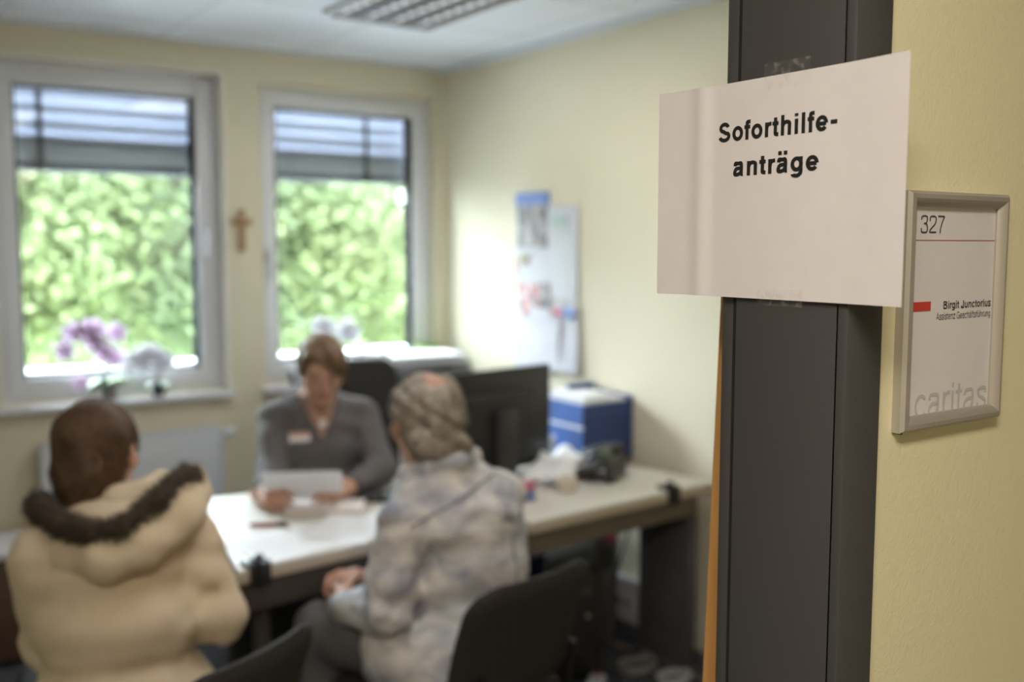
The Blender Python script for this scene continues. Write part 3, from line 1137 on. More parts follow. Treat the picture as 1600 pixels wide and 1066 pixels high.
# ------------------------------------------------------------------ monitor, keyboard, phone, clutter on the desk
mon = thing('computer_monitor', 'large black monitor seen from behind on the office desk', 'monitor', (1.985, 2.995, .740), R(8.3))
MB().rbox(-.278, .278, -.005, .022, .035, .412, .006).build('screen_housing', BLACKPL, mon)
MB().rbox(-.27, .27, .022, .0235, .043, .405, .0004, 1).build('screen', mat('dark_screen', (.01, .011, .013), .15), mon)
MB().rbox(-.17, .17, -.040, -.004, .07, .33, .014, 3).build('rear_bulge', mat('black_plastic_rear', (.016, .0155, .015), .55), mon)
MB().rbox(-.045, .045, -.075, -.038, .005, .27, .008).build('stand_column', mat('stand_plastic', (.03, .029, .028), .4), mon)
MB().rbox(-.12, .12, -.14, .08, .0005, .012, .006).build('stand_base', BLACKPL, mon)

kb = thing('keyboard', 'black keyboard lying on the meeting table beside the booklet', 'keyboard', (1.545, 3.005, .7405), R(-32))
MB().rbox(-.11, .11, -.065, .065, 0, .016, .004).build('keyboard_case', BLACKPL, kb)
k = MB()
for i in range(9):
    for j in range(5):
        k.rbox(-.104 + i * .0235, -.084 + i * .0235, -.058 + j * .0235, -.038 + j * .0235, .014, .021, .002, 1)
k.build('keys', mat('key_plastic', (.03, .03, .03), .5), kb)

ph = thing('telephone', 'dark desk telephone with its handset resting on the office desk', 'telephone', (2.335, 2.835, .740), R(-148))
M = Matrix.Rotation(R(22), 4, 'X')
MB().prism([(-.10, 0), (.10, 0), (.10, .008), (-.10, .008)], 0, .001).rbox(-.105, .105, -.095, .10, .030, .056, .01, 3, M).rbox(-.09, .09, .055, .085, .004, .075, .004).rbox(-.10, .10, -.088, -.06, .002, .012, .002).build('phone_body', mat('phone_plastic', (.035, .033, .030), .45), ph)
k = MB()
for i in range(3):
    for j in range(4):
        k.rbox(-.01 + i * .028, .012 + i * .028, -.06 + j * .022, -.044 + j * .022, .054, .060, .002, 1, M)
k.build('keypad', mat('grey_keys', (.25, .25, .25), .5), ph)
MB().rbox(-.012, .08, .04, .09, .06, .10, .006, 2, M).build('display', mat('phone_display', (.10, .12, .10), .2), ph)
h = MB().tube([M @ Vector(p) for p in ((-.075, -.085, .072), (-.075, -.05, .090), (-.075, .04, .092), (-.075, .085, .074))], [.022, .017, .017, .022], 12)
h.ball((M @ Vector((-.075, -.085, .068))), .026).ball((M @ Vector((-.075, .085, .07))), .026)
h.build('handset', mat('handset_plastic', (.028, .027, .025), .4), ph)
c = MB()
pts = []
for i in range(140):
    t_ = i / 139
    a = i * 1.15
    pts.append((-.10 + -.03 * math.sin(t_ * math.pi) + .006 * math.cos(a), -.10 + .03 * t_ * 0 - .035 * math.sin(t_ * math.pi) + .006 * math.sin(a), .012 + .02 * (1 - t_)))
c.tube(pts, .0022, 6)
c.build('cord', BLACKPL, ph)


def sheet(name, label, cat, loc, rz, w, d, h=.0015, m=PAPER, lines=0, group=None, tilt=(0, 0), bend=0.0):
    t = thing(name, label, cat, loc, rz, group)
    NX = 14
    vs, fs = [], []
    for i in range(NX + 1):
        u = i / NX
        z = bend * (u - .5) ** 2 * 4
        for y in (0, d):
            for zz in (0, h):
                vs.append((u * w - w / 2, y - d / 2, z + zz))
    for i in range(NX):
        a, b = i * 4, (i + 1) * 4
        fs += [(a + 1, b + 1, b + 3, a + 3), (a, a + 2, b + 2, b), (a, b, b + 1, a + 1), (a + 2, a + 3, b + 3, b + 2)]
    fs += [(0, 1, 3, 2), (NX * 4, NX * 4 + 2, NX * 4 + 3, NX * 4 + 1)]
    MB().add(vs, fs).build('page', m, t)
    if lines:
        L = MB()
        for i in range(lines):
            y = d / 2 - .03 - i * (d - .05) / lines
            wl = w * (.38 if i % 4 else .25)
            L.box(-w / 2 + .02, -w / 2 + .02 + wl * 2, y - .0012, y + .0012, h + bend * .1, h + bend * .1 + .0003)
        L.build('print', mat('print_grey', (.5, .5, .52), .7), t)
    t.rotation_euler = (tilt[0], tilt[1], rz)
    return t


sheet('form_sheet', 'white printed form at the near left edge of the meeting table', 'paper', (1.03, 2.70, .7405), R(12), .21, .27, lines=10, group='papers on the meeting table')
sheet('form_sheet', 'white form fanned out in front of the man in denim', 'paper', (1.33, 2.715, .7425), R(-38), .297, .25, lines=8, group='papers on the meeting table', bend=.004)
sheet('form_sheet', 'white sheet half under the form fanned out before the man', 'paper', (1.20, 2.72, .7412), R(-20), .21, .25, lines=9, group='papers on the meeting table')
bk = thing('booklet', 'thick cream booklet lying under the hands of the woman in grey', 'booklet', (1.305, 2.965, .7405), R(-32))
MB().rbox(-.12, .12, -.06, .08, .0, .016, .002).build('pages', mat('cream_pages', (.72, .64, .56), .7), bk)
MB().rbox(-.122, .122, -.062, .082, .016, .018, .0008, 1).build('cover', mat('pale_cover', (.80, .74, .70), .6), bk)

pen = thing('pen', 'reddish brown pen lying across the middle of the meeting table', 'pen', (1.085, 2.90, .7475), R(-30))
Mx = Matrix.Rotation(R(90), 4, 'Y')
MB().lathe([(.003, -.055), (.0065, -.05), (.007, 0), (.007, .03)], (0, 0, 0), 12, Mx).build('barrel', mat('red_brown_barrel', (.38, .16, .12), .4), pen)
MB().lathe([(.0075, .028), (.0075, .055), (.004, .06)], (0, 0, 0), 12, Mx).build('cap', mat('dark_cap', (.04, .03, .035), .4), pen)
MB().lathe([(.0007, -.064), (.003, -.055)], (0, 0, 0), 12, Mx).build('tip', ALU, pen)

mug = thing('mug', 'white mug on the office desk behind the keyboard', 'mug', (1.80, 3.14, .741))
MB().lathe([(.030, 0), (.036, .006), (.039, .095), (.036, .095), (.033, .01)], (0, 0, 0), 24).build('cup', mat('white_ceramic', (.85, .86, .88), .2), mug)
MB().tube([(.036, 0, .078), (.060, 0, .075), (.064, 0, .045), (.055, 0, .022), (.036, 0, .02)], .0055).build('handle', MATS['white_ceramic'], mug)

# crumpled papers leaning on the telephone
cp = thing('loose_papers', 'heap of loose white papers leaning against the dark telephone', 'papers', (2.185, 2.915, .7405), R(20))
for q, (dx, dy, a, s) in enumerate(((0, 0, 0, 1), (-.03, -.02, .25, .9), (.03, .01, -.2, .95))):
    vs, fs = [], []
    N = 14
    for i in range(N + 1):
        for j in range(N + 1):
            u, v = i / N - .5, j / N - .5
            z = .03 + .085 * max(0, u + .25) ** 1.1 + .012 * math.sin(7 * u + 3 * v + q) + .010 * math.cos(9 * v + q * 2) + q * .006
            x, y = u * .26 * s, v * .19 * s
            vs.append((dx + x * math.cos(a) - y * math.sin(a), dy + x * math.sin(a) + y * math.cos(a), max(0.0005 + q * .003, z - .02)))
    for i in range(N):
        for j in range(N):
            k_ = i * (N + 1) + j
            fs.append((k_, k_ + N + 1, k_ + N + 2, k_ + 1))
    o = MB().add(vs, fs).build('page', PAPER, cp, angle=80)
    o.modifiers.new('thick', 'SOLIDIFY').thickness = .0008
roll = thing('tape_roll', 'cream roll standing on the office desk in front of the telephone', 'roll', (2.115, 2.74, .7405))
MB().lathe([(.014, 0), (.036, 0), (.038, .003), (.038, .045), (.036, .048), (.014, .048)], (0, 0, 0), 26).build('roll_body', mat('cream_roll', (.66, .58, .48), .5), roll)
MB().lathe([(.012, .001), (.0145, .001), (.0145, .0495), (.012, .0495)], (0, 0, 0), 22).build('core', mat('card_core', (.3, .22, .15), .7), roll)
tin = thing('sweet_tin', 'small red and blue tin on the desk edge beside the denim sleeve', 'tin', (1.93, 2.715, .7405))
MB().lathe([(.026, 0), (.028, .002), (.028, .034), (.026, .036)], (0, 0, 0), 22).build('tin_base', mat('blue_tin', (.16, .20, .42), .35), tin)
MB().lathe([(.0265, .036), (.0265, .056), (.02, .062), (.0005, .063)], (0, 0, 0), 22).build('tin_lid', mat('red_pink_tin', (.55, .16, .22), .35), tin)
wb2 = thing('water_glass', 'small white beaker standing left of the blue box', 'beaker', (2.345, 3.16, .741))
MB().lathe([(.024, 0), (.026, .004), (.031, .10), (.029, .10), (.024, .006)], (0, 0, 0), 20).build('beaker_body', mat('pale_plastic', (.72, .74, .80), .25), wb2)
MB().lathe([(.0305, .094), (.033, .096), (.033, .101), (.029, .102)], (0, 0, 0), 20).build('rim', MATS['pale_plastic'], wb2)

# blue archive box with papers
BX = thing('archive_box', 'blue archive box full of papers on the desk against the right wall', 'box', (2.42, 3.03, .741))
BW, BD, BH = .255, .31, .235
th = .006
b = MB().box(0, BW, 0, BD, 0, th).box(0, BW, 0, th, 0, BH).box(BW - th, BW, th, BD, 0, BH + .02).box(th, BW - th, BD - th, BD, 0, BH + .02)
b.build('box_shell', mat('blue_board', (.028, .055, .20), .5, noise=(10, .12)), BX)
MB().box(0, th, th, BD, 0, BH).build('lit_side', mat('lit_blue_board', (.075, .16, .46), .45, noise=(14, .15)), BX)  # left side lit from the windows, the light painted as a brighter blue
MB().box(-.001, 0, .0, BD, .135, .149).build('white_stripe', mat('white_print', (.75, .77, .85), .5), BX)
for q in range(5):
    MB().box(.02 + q * .012, .16 + q * .012, .03 + q * .01, .29, .03, BH + .008 + .004 * q).build('paper_bundle', PAPER, BX)
MB().prism([(.012, .012), (BW - .02, .02), (BW - .03, .27), (.02, .28)], BH - .006, BH + .012).build('top_papers', PAPER, BX)
MB().box(.12, BW - .004, .24, .262, BH - .02, BH + .045).build('raised_folder', MATS['blue_board'], BX)

# ------------------------------------------------------------------ sheets on the right wall
PHOTO1 = ramp_mat('photo_dark', [(0, (.12, .10, .10)), (.3, (.32, .27, .26)), (.55, (.08, .08, .10)), (.75, (.45, .40, .42))], 30, .5, tex='voronoi')
PHOTO2 = ramp_mat('photo_red', [(0, (.45, .16, .16)), (.25, (.75, .70, .72)), (.5, (.22, .20, .24)), (.75, (.62, .35, .36))], 34, .5, tex='voronoi')
GREENISH = ramp_mat('map_print', [(0, (.56, .58, .63)), (.55, (.64, .64, .68)), (.8, (.40, .48, .47))], 14, .5)


WPAPER = mat('pinned_paper', (.64, .64, .69), .7, noise=(12, .05))


def wall_sheet(label, y0, y1, z0, z1, off, m=WPAPER, bits=(), name='pinned_sheet', curl=0.004):
    """sheet hung on the right wall; y0 > y1 (from the window side towards the door)"""
    t = thing(name, label, 'poster', (WX - off, y0, z0), 0, 'sheets pinned on the right wall')
    W, H = y0 - y1, z1 - z0
    vs, fs = [], []
    N = 8
    for i in range(N + 1):
        v = i / N
        x = -curl * (1 - v) ** 2
        for yy in (0, -W):
            for xx in (0, -.0006):
                vs.append((x + xx, yy, v * H))
    for i in range(N):
        a, b_ = i * 4, (i + 1) * 4
        fs += [(a + 1, b_ + 1, b_ + 3, a + 3), (a, a + 2, b_ + 2, b_), (a, b_, b_ + 1, a + 1), (a + 2, a + 3, b_ + 3, b_ + 2)]
    fs += [(0, 1, 3, 2), (N * 4, N * 4 + 2, N * 4 + 3, N * 4 + 1)]
    MB().add(vs, fs).build('page', m, t)
    for (nm, a0, a1, c0, c1, mm) in bits:
        MB().box(-curl - .0022, -.0008, -a1 * W, -a0 * W, c0 * H, c1 * H).build(nm, mm, t)
    MB().lathe([(.004, 0), (.004, .005), (.001, .007)], (0, 0, 0), 10, Matrix.Translation((-.001, -W / 2, H - .008)) @ Matrix.Rotation(R(-90), 4, 'Y')).build('pin', mat('pin_grey', (.4, .4, .42), .4), t)
    return t


BLUEP = mat('blue_header', (.14, .22, .52), .5)
wall_sheet('calendar sheet with blue header and dark photograph, topmost on the right wall', 3.857, 3.60, 1.555, 1.838, .004, bits=(('header', 0, 1, .80, 1, BLUEP), ('photograph', .06, .96, .12, .78, PHOTO1)))
wall_sheet('tall white sheet with faint print hanging right of the calendar', 3.64, 3.392, 1.36, 1.772, .006, GREENISH, bits=(('print', .25, .7, .78, .90, mat('faint_green', (.50, .60, .58), .6)),))
wall_sheet('white sheet with small olive picture hanging below the calendar', 3.855, 3.61, 1.43, 1.56, .0075, bits=(('picture', .18, .42, .62, 1.0, mat('olive_print', (.32, .28, .16), .6)), ('margin', .0, .06, 0, .8, mat('pink_print', (.65, .35, .40), .6))))
wall_sheet('collage of small red and dark photographs on the right wall', 3.845, 3.575, 1.265, 1.44, .009, WPAPER, bits=(('photographs', .04, .66, .25, .92, PHOTO2), ('photographs', .68, .96, .30, .95, PHOTO1), ('photographs', .1, .4, .02, .22, PHOTO2)))
wall_sheet('white sheet at the lower left of the wall sheets, above the monitor', 3.857, 3.56, 1.03, 1.275, .0105)
wall_sheet('white sheet with red and blue badge, lowest on the right wall', 3.56, 3.378, 1.045, 1.35, .012, bits=(('badge', .05, .5, .80, .90, mat('red_badge', (.62, .16, .24), .5)), ('badge', .42, .85, .78, .93, mat('blue_badge', (.25, .36, .68), .5)), ('fold', .30, .33, .15, .75, mat('fold_grey', (.5, .5, .56), .6))), curl=.010)

# ------------------------------------------------------------------ cross, radiator, left bench
cr = thing('wall_cross', 'small plain wooden cross on the wall between the two windows', 'cross', (1.592, WY - .001, 1.57))
MB().rbox(-.014, .014, -.016, 0, 0, .192, .003).build('upright', CROSSWOOD, cr)
MB().rbox(-.046, .046, -.019, -.003, .122, .150, .003).build('crossbar', CROSSWOOD, cr)

rad = thing('radiator', 'white panel radiator under the left window', 'radiator', (.70, WY - .11, .20))
p = MB().rbox(0, .735, 0, .02, 0, .575, .006).rbox(0, .735, .065, .085, 0, .575, .006)
p.build('panel', mat('radiator_enamel', (.74, .76, .80), .4), rad)
fl = MB()
for i in range(26):
    fl.rbox(.03 + i * .027, .034 + i * .027, .02, .065, .02, .55, .001, 1)
fl.build('convector_fins', MATS['radiator_enamel'], rad)
g = MB().rbox(0, .735, -.002, .087, .572, .585, .003)
for i in range(30):
    g.rbox(.02 + i * .024, .03 + i * .024, .02, .066, .585, .588, .001, 1)
g.build('top_grille', MATS['radiator_enamel'], rad)
for x_ in (-.006, .735):
    MB().rbox(x_, x_ + .006, -.002, .087, 0, .58, .002).build('side_cover', MATS['radiator_enamel'], rad)
Mv = Matrix.Translation((.741, .04, .555)) @ Matrix.Rotation(R(90), 4, 'Y')
MB().lathe([(.010, 0), (.010, .02), (.021, .022), (.023, .06), (.018, .068)], (0, 0, 0), 18, Mv).build('valve', PVC, rad)
MB().tube([(.755, .04, .55), (.755, .04, .30), (.755, .10, .28)], .008).build('pipe', PVC, rad)
MB().tube([(-.02, .04, .06), (-.02, .04, -.02), (-.02, .105, -.04)], .008).build('pipe', PVC, rad)

bn = thing('low_shelf', 'low brown wooden shelf with white top beside the radiator', 'shelf', (.02, 4.10, 0))
MB().rbox(-.01, .70, -.01, .285, .425, .455, .004).build('shelf_top', PVC, bn)
for x_ in (0, .67):
    MB().rbox(x_, x_ + .02, 0, .28, 0, .425, .002).build('side_panel', BROWNWOOD, bn)
MB().rbox(.02, .67, .265, .28, .03, .425, .002).rbox(.02, .67, .02, .265, .03, .05, .002).build('shelf_board', BROWNWOOD, bn)
MB().rbox(.02, .67, 0, .016, .03, .42, .002).build('door', BROWNWOOD, bn)

# ------------------------------------------------------------------ sideboard with printer under the right window
sb = thing('sideboard', 'white sideboard under the right window behind the monitor', 'cabinet', (1.90, 3.93, 0))
MB().rbox(0, .76, .02, .46, .05, .875, .003).rbox(.03, .73, .05, .44, 0, .05, .002).build('carcass', mat('white_melamine', (.70, .70, .70), .45), sb)
MB().rbox(-.01, .77, -.005, .465, .875, .90, .004).build('worktop', MATS['white_melamine'], sb)
for i in range(2):
    d = MB().rbox(.005 + i * .377, .378 + i * .377, .0, .019, .055, .872, .003).build('door', MATS['white_melamine'], sb)
    x = .345 if i == 0 else .41
    MB().tube([(x, -.001, .60), (x, -.022, .60), (x, -.022, .72), (x, -.001, .72)], .005).build('handle', ALU, d)
pr = thing('printer', 'dark grey printer on the sideboard in the room corner', 'printer', (2.14, 4.02, .901), R(4))
MB().rbox(0, .42, 0, .30, 0, .115, .012, 3).build('printer_body', mat('printer_grey', (.10, .10, .105), .45), pr)
MB().rbox(.01, .41, .01, .28, .115, .150, .010, 3).build('scanner_lid', mat('printer_light_grey', (.30, .30, .31), .45), pr)
MB().rbox(.06, .36, -.07, .02, .035, .045, .003).build('output_tray', mat('printer_tray', (.04, .04, .042), .5), pr)
MB().rbox(.27, .40, -.004, .004, .07, .105, .002).build('control_panel', mat('panel_dark', (.02, .02, .022), .3), pr)
ps = thing('paper_stack', 'stack of bright white paper lying on top of the printer', 'paper', (2.29, 4.17, 1.054), R(-8))
for i in range(6):
    MB().box(-.22 + .008 * (i % 3), .21 + .006 * (i % 2), -.15 + .01 * (i % 2), .12, i * .006, i * .006 + .0055).build('ream', PAPER, ps)
wbag = thing('paper_bag', 'white paper bag standing on the sideboard beside the printer', 'bag', (2.02, 4.04, .901))
vs, fs = [], []
N, H = 24, .21
for j in range(9):
    v = j / 8
    for k_ in range(N):
        a = 2 * math.pi * k_ / N
        rx = .085 * (1 - .12 * v) + .004 * math.sin(3 * a + 4 * v)
        ry = .065 * (1 - .35 * v) + .004 * math.cos(5 * a)
        c_, s_ = math.cos(a), math.sin(a)
        vs.append((rx * math.copysign(abs(c_) ** .5, c_), ry * math.copysign(abs(s_) ** .5, s_), v * H + .006 * v * math.sin(4 * a)))
for j in range(8):
    for k_ in range(N):
        k2 = (k_ + 1) % N
        fs.append((j * N + k_, j * N + k2, (j + 1) * N + k2, (j + 1) * N + k_))
fs.append(tuple(range(N))[::-1])
MB().add(vs, fs).build('bag_body', PAPER, wbag, angle=60)
for s in (-1, 1):
    MB().tube([(-.03, s * .03, H - .01), (-.025, s * .034, H + .04), (.025, s * .034, H + .04), (.03, s * .03, H - .01)], .003, 8).build('handle', PAPER, wbag)


# ------------------------------------------------------------------ flowers on the sills
PETAL = mat('pink_white_petal', (.90, .80, .90), .6, noise=(30, .08), transl=.5)
PETALW = mat('white_petal', (.88, .87, .90), .6, transl=.5)
LIP = mat('purple_lip', (.48, .13, .50), .5)
LEAFG = mat('orchid_leaf', (.07, .16, .05), .4)
LEAFL = mat('bright_leaf', (.25, .42, .06), .5)


def bloom(parent, c, r, m, face, lip=True):
    """five petals and a lip, turned to 'face'"""
    q = Vector(face).to_track_quat('Z', 'Y').to_matrix().to_4x4()
    M = Matrix.Translation(c) @ q
    mb = MB()
    for k_ in range(5):
        a = 2 * math.pi * k_ / 5 + .3
        w = r * (.62 if k_ % 2 else .48)
        rings = []
        vs, fs = [], []
        for i in range(6):
            t_ = i / 5
            hw = w * math.sin(math.pi * (0.12 + .86 * t_) ** .8) * .95
            for s in (-1, 0, 1):
                x, y = r * (.06 + .98 * t_), s * hw
                z = .25 * r * t_ * t_ - (.10 * r if s == 0 else 0)
                vs.append(M @ Vector((x * math.cos(a) - y * math.sin(a), x * math.sin(a) + y * math.cos(a), z)))
        for i in range(5):
            for s in (0, 1):
                b0 = i * 3 + s
                fs.append((b0, b0 + 3, b0 + 4, b0 + 1))
        mb.add(vs, fs)
    o = mb.build('blossom', m, parent, angle=80)
    o.modifiers.new('thick', 'SOLIDIFY').thickness = .0012
    if lip:
        MB().ball(M @ Vector((0, -.1 * r, .12 * r)), (r * .15, r * .2, r * .12), 10, 6, q.to_3x3()).build('lip', LIP, o)
    return o


def long_leaf(parent, base, d, L, w, m, droop=.5):
    d = Vector(d).normalized()
    s = d.cross(Vector((0, 0, 1))).normalized()
    vs, fs = [], []
    for i in range(9):
        t_ = i / 8
        c = Vector(base) + d * L * t_ + Vector((0, 0, L * (.75 * t_ - (droop + .45) * t_ * t_)))
        hw = w * math.sin(math.pi * min(1, .15 + .85 * t_)) ** .6 if t_ < 1 else .001
        vs += [c - s * hw + Vector((0, 0, hw * .3)), c, c + s * hw + Vector((0, 0, hw * .3))]
    for i in range(8):
        for q in (0, 1):
            b0 = i * 3 + q
            fs.append((b0, b0 + 1, b0 + 4, b0 + 3))
    o = MB().add(vs, fs).build('leaf', m, parent, angle=80)
    o.modifiers.new('thick', 'SOLIDIFY').thickness = .0016
    return o


def pot(parent, r, h, m):
    o = MB().lathe([(r * .72, 0), (r * .75, .002), (r, h), (r * 1.06, h), (r * 1.06, h + .008), (r * .92, h + .008), (r * .9, h - .012), (.001, h - .012)], (0, 0, 0), 22).build('pot', m, parent)
    return o


SILLZ = .9385
FLY = WY - .012
orch = thing('potted_orchid', 'pink flowering orchid in a grey pot on the left window sill', 'plant', (.988, FLY, SILLZ))
pot(orch, .036, .075, mat('grey_glaze_pot', (.28, .26, .27), .35))
def rel(p, o=(.988, FLY, SILLZ)):
    return Vector(p) - Vector(o)
cen = [(.857, FLY, 1.235), (.905, FLY - .02, 1.245), (.946, FLY + .01, 1.243), (1.028, FLY, 1.225), (.82, FLY, 1.160), (.965, FLY - .03, 1.150), (1.008, FLY - .01, 1.120), (.930, FLY - .03, 1.195), (.872, FLY - .02, 1.02)]
stem = MB().tube([(0, 0, .06), (-.02, -.005, .16), (-.035, -.01, .24), (-.075, -.01, .30), (-.14, -.005, .285), (-.17, 0, .225)], .0032, 8)
stem.tube([(-.03, -.005, .2), (.01, 0, .27), (.04, 0, .285)], .0026, 8)
stem.tube([(0, -.01, .06), (-.05, -.02, .13), (-.11, -.02, .085)], .0026, 8)
stem.build('stem', LEAFG, orch)
for i, c in enumerate(cen):
    bloom(orch, rel(c), .050 if i < 8 else .040, PETAL, (-.25 + rng.uniform(-.3, .3), -1, rng.uniform(-.2, .25)))
for d, L, w, m in (((-1, -.3, 0), .11, .022, LEAFG), ((.9, -.4, 0), .12, .022, LEAFL), ((-.4, -.9, 0), .09, .02, LEAFG), ((.5, .4, 0), .09, .02, LEAFL), ((-.75, -.5, 0), .10, .022, LEAFG), ((.95, -.1, 0), .13, .02, LEAFG)):
    long_leaf(orch, (0, 0, .07), d, L, w, m, .6)

pl2 = thing('potted_flower', 'white flowering plant in a small dark pot on the left sill', 'plant', (1.195, FLY, SILLZ))
pot(pl2, .030, .045, mat('dark_blue_pot', (.05, .055, .09), .3))
MB().tube([(0, 0, .04), (-.02, 0, .11), (-.04, 0, .16)], .0028, 8).tube([(0, 0, .04), (.0, 0, .10), (.01, 0, .15)], .0025, 8).build('stem', LEAFG, pl2)
for c in ((-.085, 0, .175), (-.045, -.01, .195), (-.01, 0, .19), (.02, -.01, .165), (-.12, 0, .155), (-.03, -.02, .15), (.045, 0, .15), (-.07, -.01, .14), (.0, -.02, .125)):
    bloom(pl2, Vector(c), .040, PETALW, (-.3 + rng.uniform(-.3, .3), -1, .3), lip=False)
for d in ((-1, -.3, 0), (.8, -.5, 0), (.2, -.9, 0)):
    long_leaf(pl2, (0, 0, .045), d, .07, .014, LEAFG, .6)

pl3 = thing('potted_orchid', 'white orchid in a pale pot on the right window sill', 'plant', (2.06, FLY, SILLZ))
pot(pl3, .042, .085, mat('white_glaze_pot', (.78, .78, .82), .25))
MB().tube([(0, 0, .07), (.01, 0, .18), (-.02, 0, .26), (-.09, 0, .285)], .003, 8).tube([(.01, 0, .16), (.05, 0, .24), (.06, 0, .25)], .0026, 8).build('stem', LEAFG, pl3)
for c in ((-.10, 0, .275), (-.055, -.01, .262), (.045, 0, .258), (.07, -.01, .232), (.03, -.015, .23)):
    bloom(pl3, Vector(c), .047, PETALW, (-.3 + rng.uniform(-.3, .3), -1, .1), lip=False)
for d in ((-1, -.3, 0), (.9, -.4, 0), (.2, -.9, 0)):
    long_leaf(pl3, (0, 0, .08), d, .10, .02, LEAFG, .6)
pl4 = thing('potted_herb', 'bright green leafy plant on the right sill near the room corner', 'plant', (2.50, FLY, SILLZ))
pot(pl4, .045, .08, MATS['white_glaze_pot'])
MB().tube([(0, 0, .07), (0, 0, .12)], .003, 8).build('stem', LEAFL, pl4)
for k_ in range(14):
    a = k_ * 2.4
    long_leaf(pl4, (0, 0, .08 + .003 * k_), (math.cos(a), math.sin(a) * .6 - .15, 0), .10 + .03 * (k_ % 3), .016, LEAFL, .1)
ds = thing('desk_clock', 'small dark clock standing on the right window sill by the handle', 'clock', (1.84, FLY, SILLZ))
MB().rbox(-.03, .03, -.02, .02, .0, .07, .008, 3).build('clock_case', mat('dark_blue_case', (.03, .035, .06), .4), ds)
MB().lathe([(.022, 0), (.022, .002), (.0005, .0021)], (0, 0, 0), 20, Matrix.Translation((0, -.0195, .037)) @ Matrix.Rotation(R(90), 4, 'X')).build('dial', PVC, ds)
pp = thing('flower_pot', 'small purple flower pot on the sideboard behind the swivel chair', 'pot', (1.945, 4.20, .901))
pot(pp, .055, .12, mat('purple_pot', (.30, .16, .30), .4))
MB().ball((0, 0, .135), (.05, .05, .035), 12, 6).build('moss', mat('grey_moss', (.22, .22, .16), .9), pp)

# ------------------------------------------------------------------ ceiling luminaire
lum = thing('ceiling_light', 'louvred ceiling luminaire set in the white office ceiling', 'ceiling light', (1.625, 3.64, CZ))
LW, LD = .46, 1.20      # local: x across, -y towards the door
MB().box(-.0, LW, -LD, -LD + .015, -.022, -.0005).box(0, LW, -.015, 0, -.022, -.0005).box(0, .015, -LD + .015, -.015, -.022, -.0005).box(LW - .015, LW, -LD + .015, -.015, -.022, -.0005).build('frame', mat('louvre_rim', (.34, .33, .31), .35, metal=.6), lum)
MIR = mat('mirror_louvre', (.42, .41, .41), .22, metal=.95)
lv = MB()
for i in range(1, 4):
    x = LW * i / 4
    lv.prism([(x - .012, -.002), (x + .012, -.002), (x + .003, -.021), (x - .003, -.021)], 0.015, LD - .015, Matrix(((1, 0, 0, 0), (0, 0, -1, 0), (0, 1, 0, 0), (0, 0, 0, 1))))
for j in range(1, 15):
    y = -LD * j / 15
    lv.box(.015, LW - .015, y - .0015, y + .0015, -.020, -.003)
lv.build('louvre', MIR, lum)
LIT = mat('lit_tube', (.8, .8, .8), .3)
LIT.node_tree.nodes['Principled BSDF'].inputs['Emission Color'].default_value = (.92, .95, 1, 1)
LIT.node_tree.nodes['Principled BSDF'].inputs['Emission Strength'].default_value = 0.45
MB().box(.015, LW - .015, -LD + .015, -.015, -.004, -.0006).build('reflector', mat('reflector_grey', (.30, .30, .31), .3, metal=.7), lum)
for i in range(4):
    x = LW * (i + .5) / 4
    MB().tube([(x, -.04, -.012), (x, -LD + .04, -.012)], .006, 8).build('fluorescent_tube', LIT, lum)
cl = thing('corridor_light', 'plain white ceiling light in the corridor outside the office', 'ceiling light', (-.25, -.15, CZ))
MB().rbox(-.47, .47, -.15, .15, -.05, -.0005, .006).build('housing', PVC, cl)

# ------------------------------------------------------------------ under the right desk
tr = thing('cable_trunking', 'white wall trunking with sockets low on the right wall under the desk', 'trunking', (WX - .001, 2.82, .07))
MB().rbox(-.055, 0, 0, 1.05, 0, .175, .006).build('channel', mat('trunking_white', (.74, .76, .84), .4), tr)
for i in range(3):
    y = .16 + i * .085
    f_ = MB().rbox(-.062, -.054, y - .036, y + .036, .045, .125, .005).build('socket', mat('socket_white', (.80, .81, .86), .3), tr)
    MB().lathe([(.019, 0), (.019, .003), (.016, .001), (.0005, .001)], (0, 0, 0), 18, Matrix.Translation((-.0615, y, .085)) @ Matrix.Rotation(R(-90), 4, 'Y')).build('socket_well', mat('socket_shade', (.45, .46, .5), .3), f_)
pg = thing('power_plug', 'dark plug pushed into the trunking under the desk', 'plug', (WX - .064, 3.035, .155))
MB().lathe([(.017, 0), (.018, .02), (.010, .04)], (0, 0, 0), 14, Matrix.Rotation(R(-90), 4, 'Y')).build('plug_body', mat('plug_grey', (.12, .12, .13), .5), pg)
MB().tube([(-.035, 0, 0), (-.06, -.005, -.02), (-.07, -.02, -.10), (-.09, -.06, -.148)], .004, 8).build('cord', BLACKPL, pg)

pc = thing('computer_tower', 'dark computer tower standing on the floor under the desk', 'computer', (2.31, 2.955, 0), R(-38))
MB().rbox(-.10, .10, -.21, .21, .015, .42, .008).build('tower_case', mat('tower_grey', (.035, .033, .03), .5, noise=(30, .2)), pc)
MB().rbox(-.097, .097, -.218, -.209, .02, .415, .004).build('front_panel', BLACKPL, pc)
MB().rbox(-.07, .07, -.222, -.217, .33, .37, .002).build('drive_bay', mat('bay_grey', (.06, .06, .06), .4), pc)
MB().lathe([(.009, 0), (.009, .004)], (0, 0, 0), 14, Matrix.Translation((.06, -.217, .26)) @ Matrix.Rotation(R(90), 4, 'X')).build('power_button', ALU, pc)
for (x, y) in ((-.08, -.18), (.08, -.18), (-.08, .18), (.08, .18)):
    MB().lathe([(.012, 0), (.012, .016)], (x, y, 0), 10).build('foot', BLACKRUB, pc)
gb = thing('gift_bag', 'grey carrier bag topped with red tissue on the floor under the desk', 'bag', (2.548, 3.085, 0.001), R(-50))
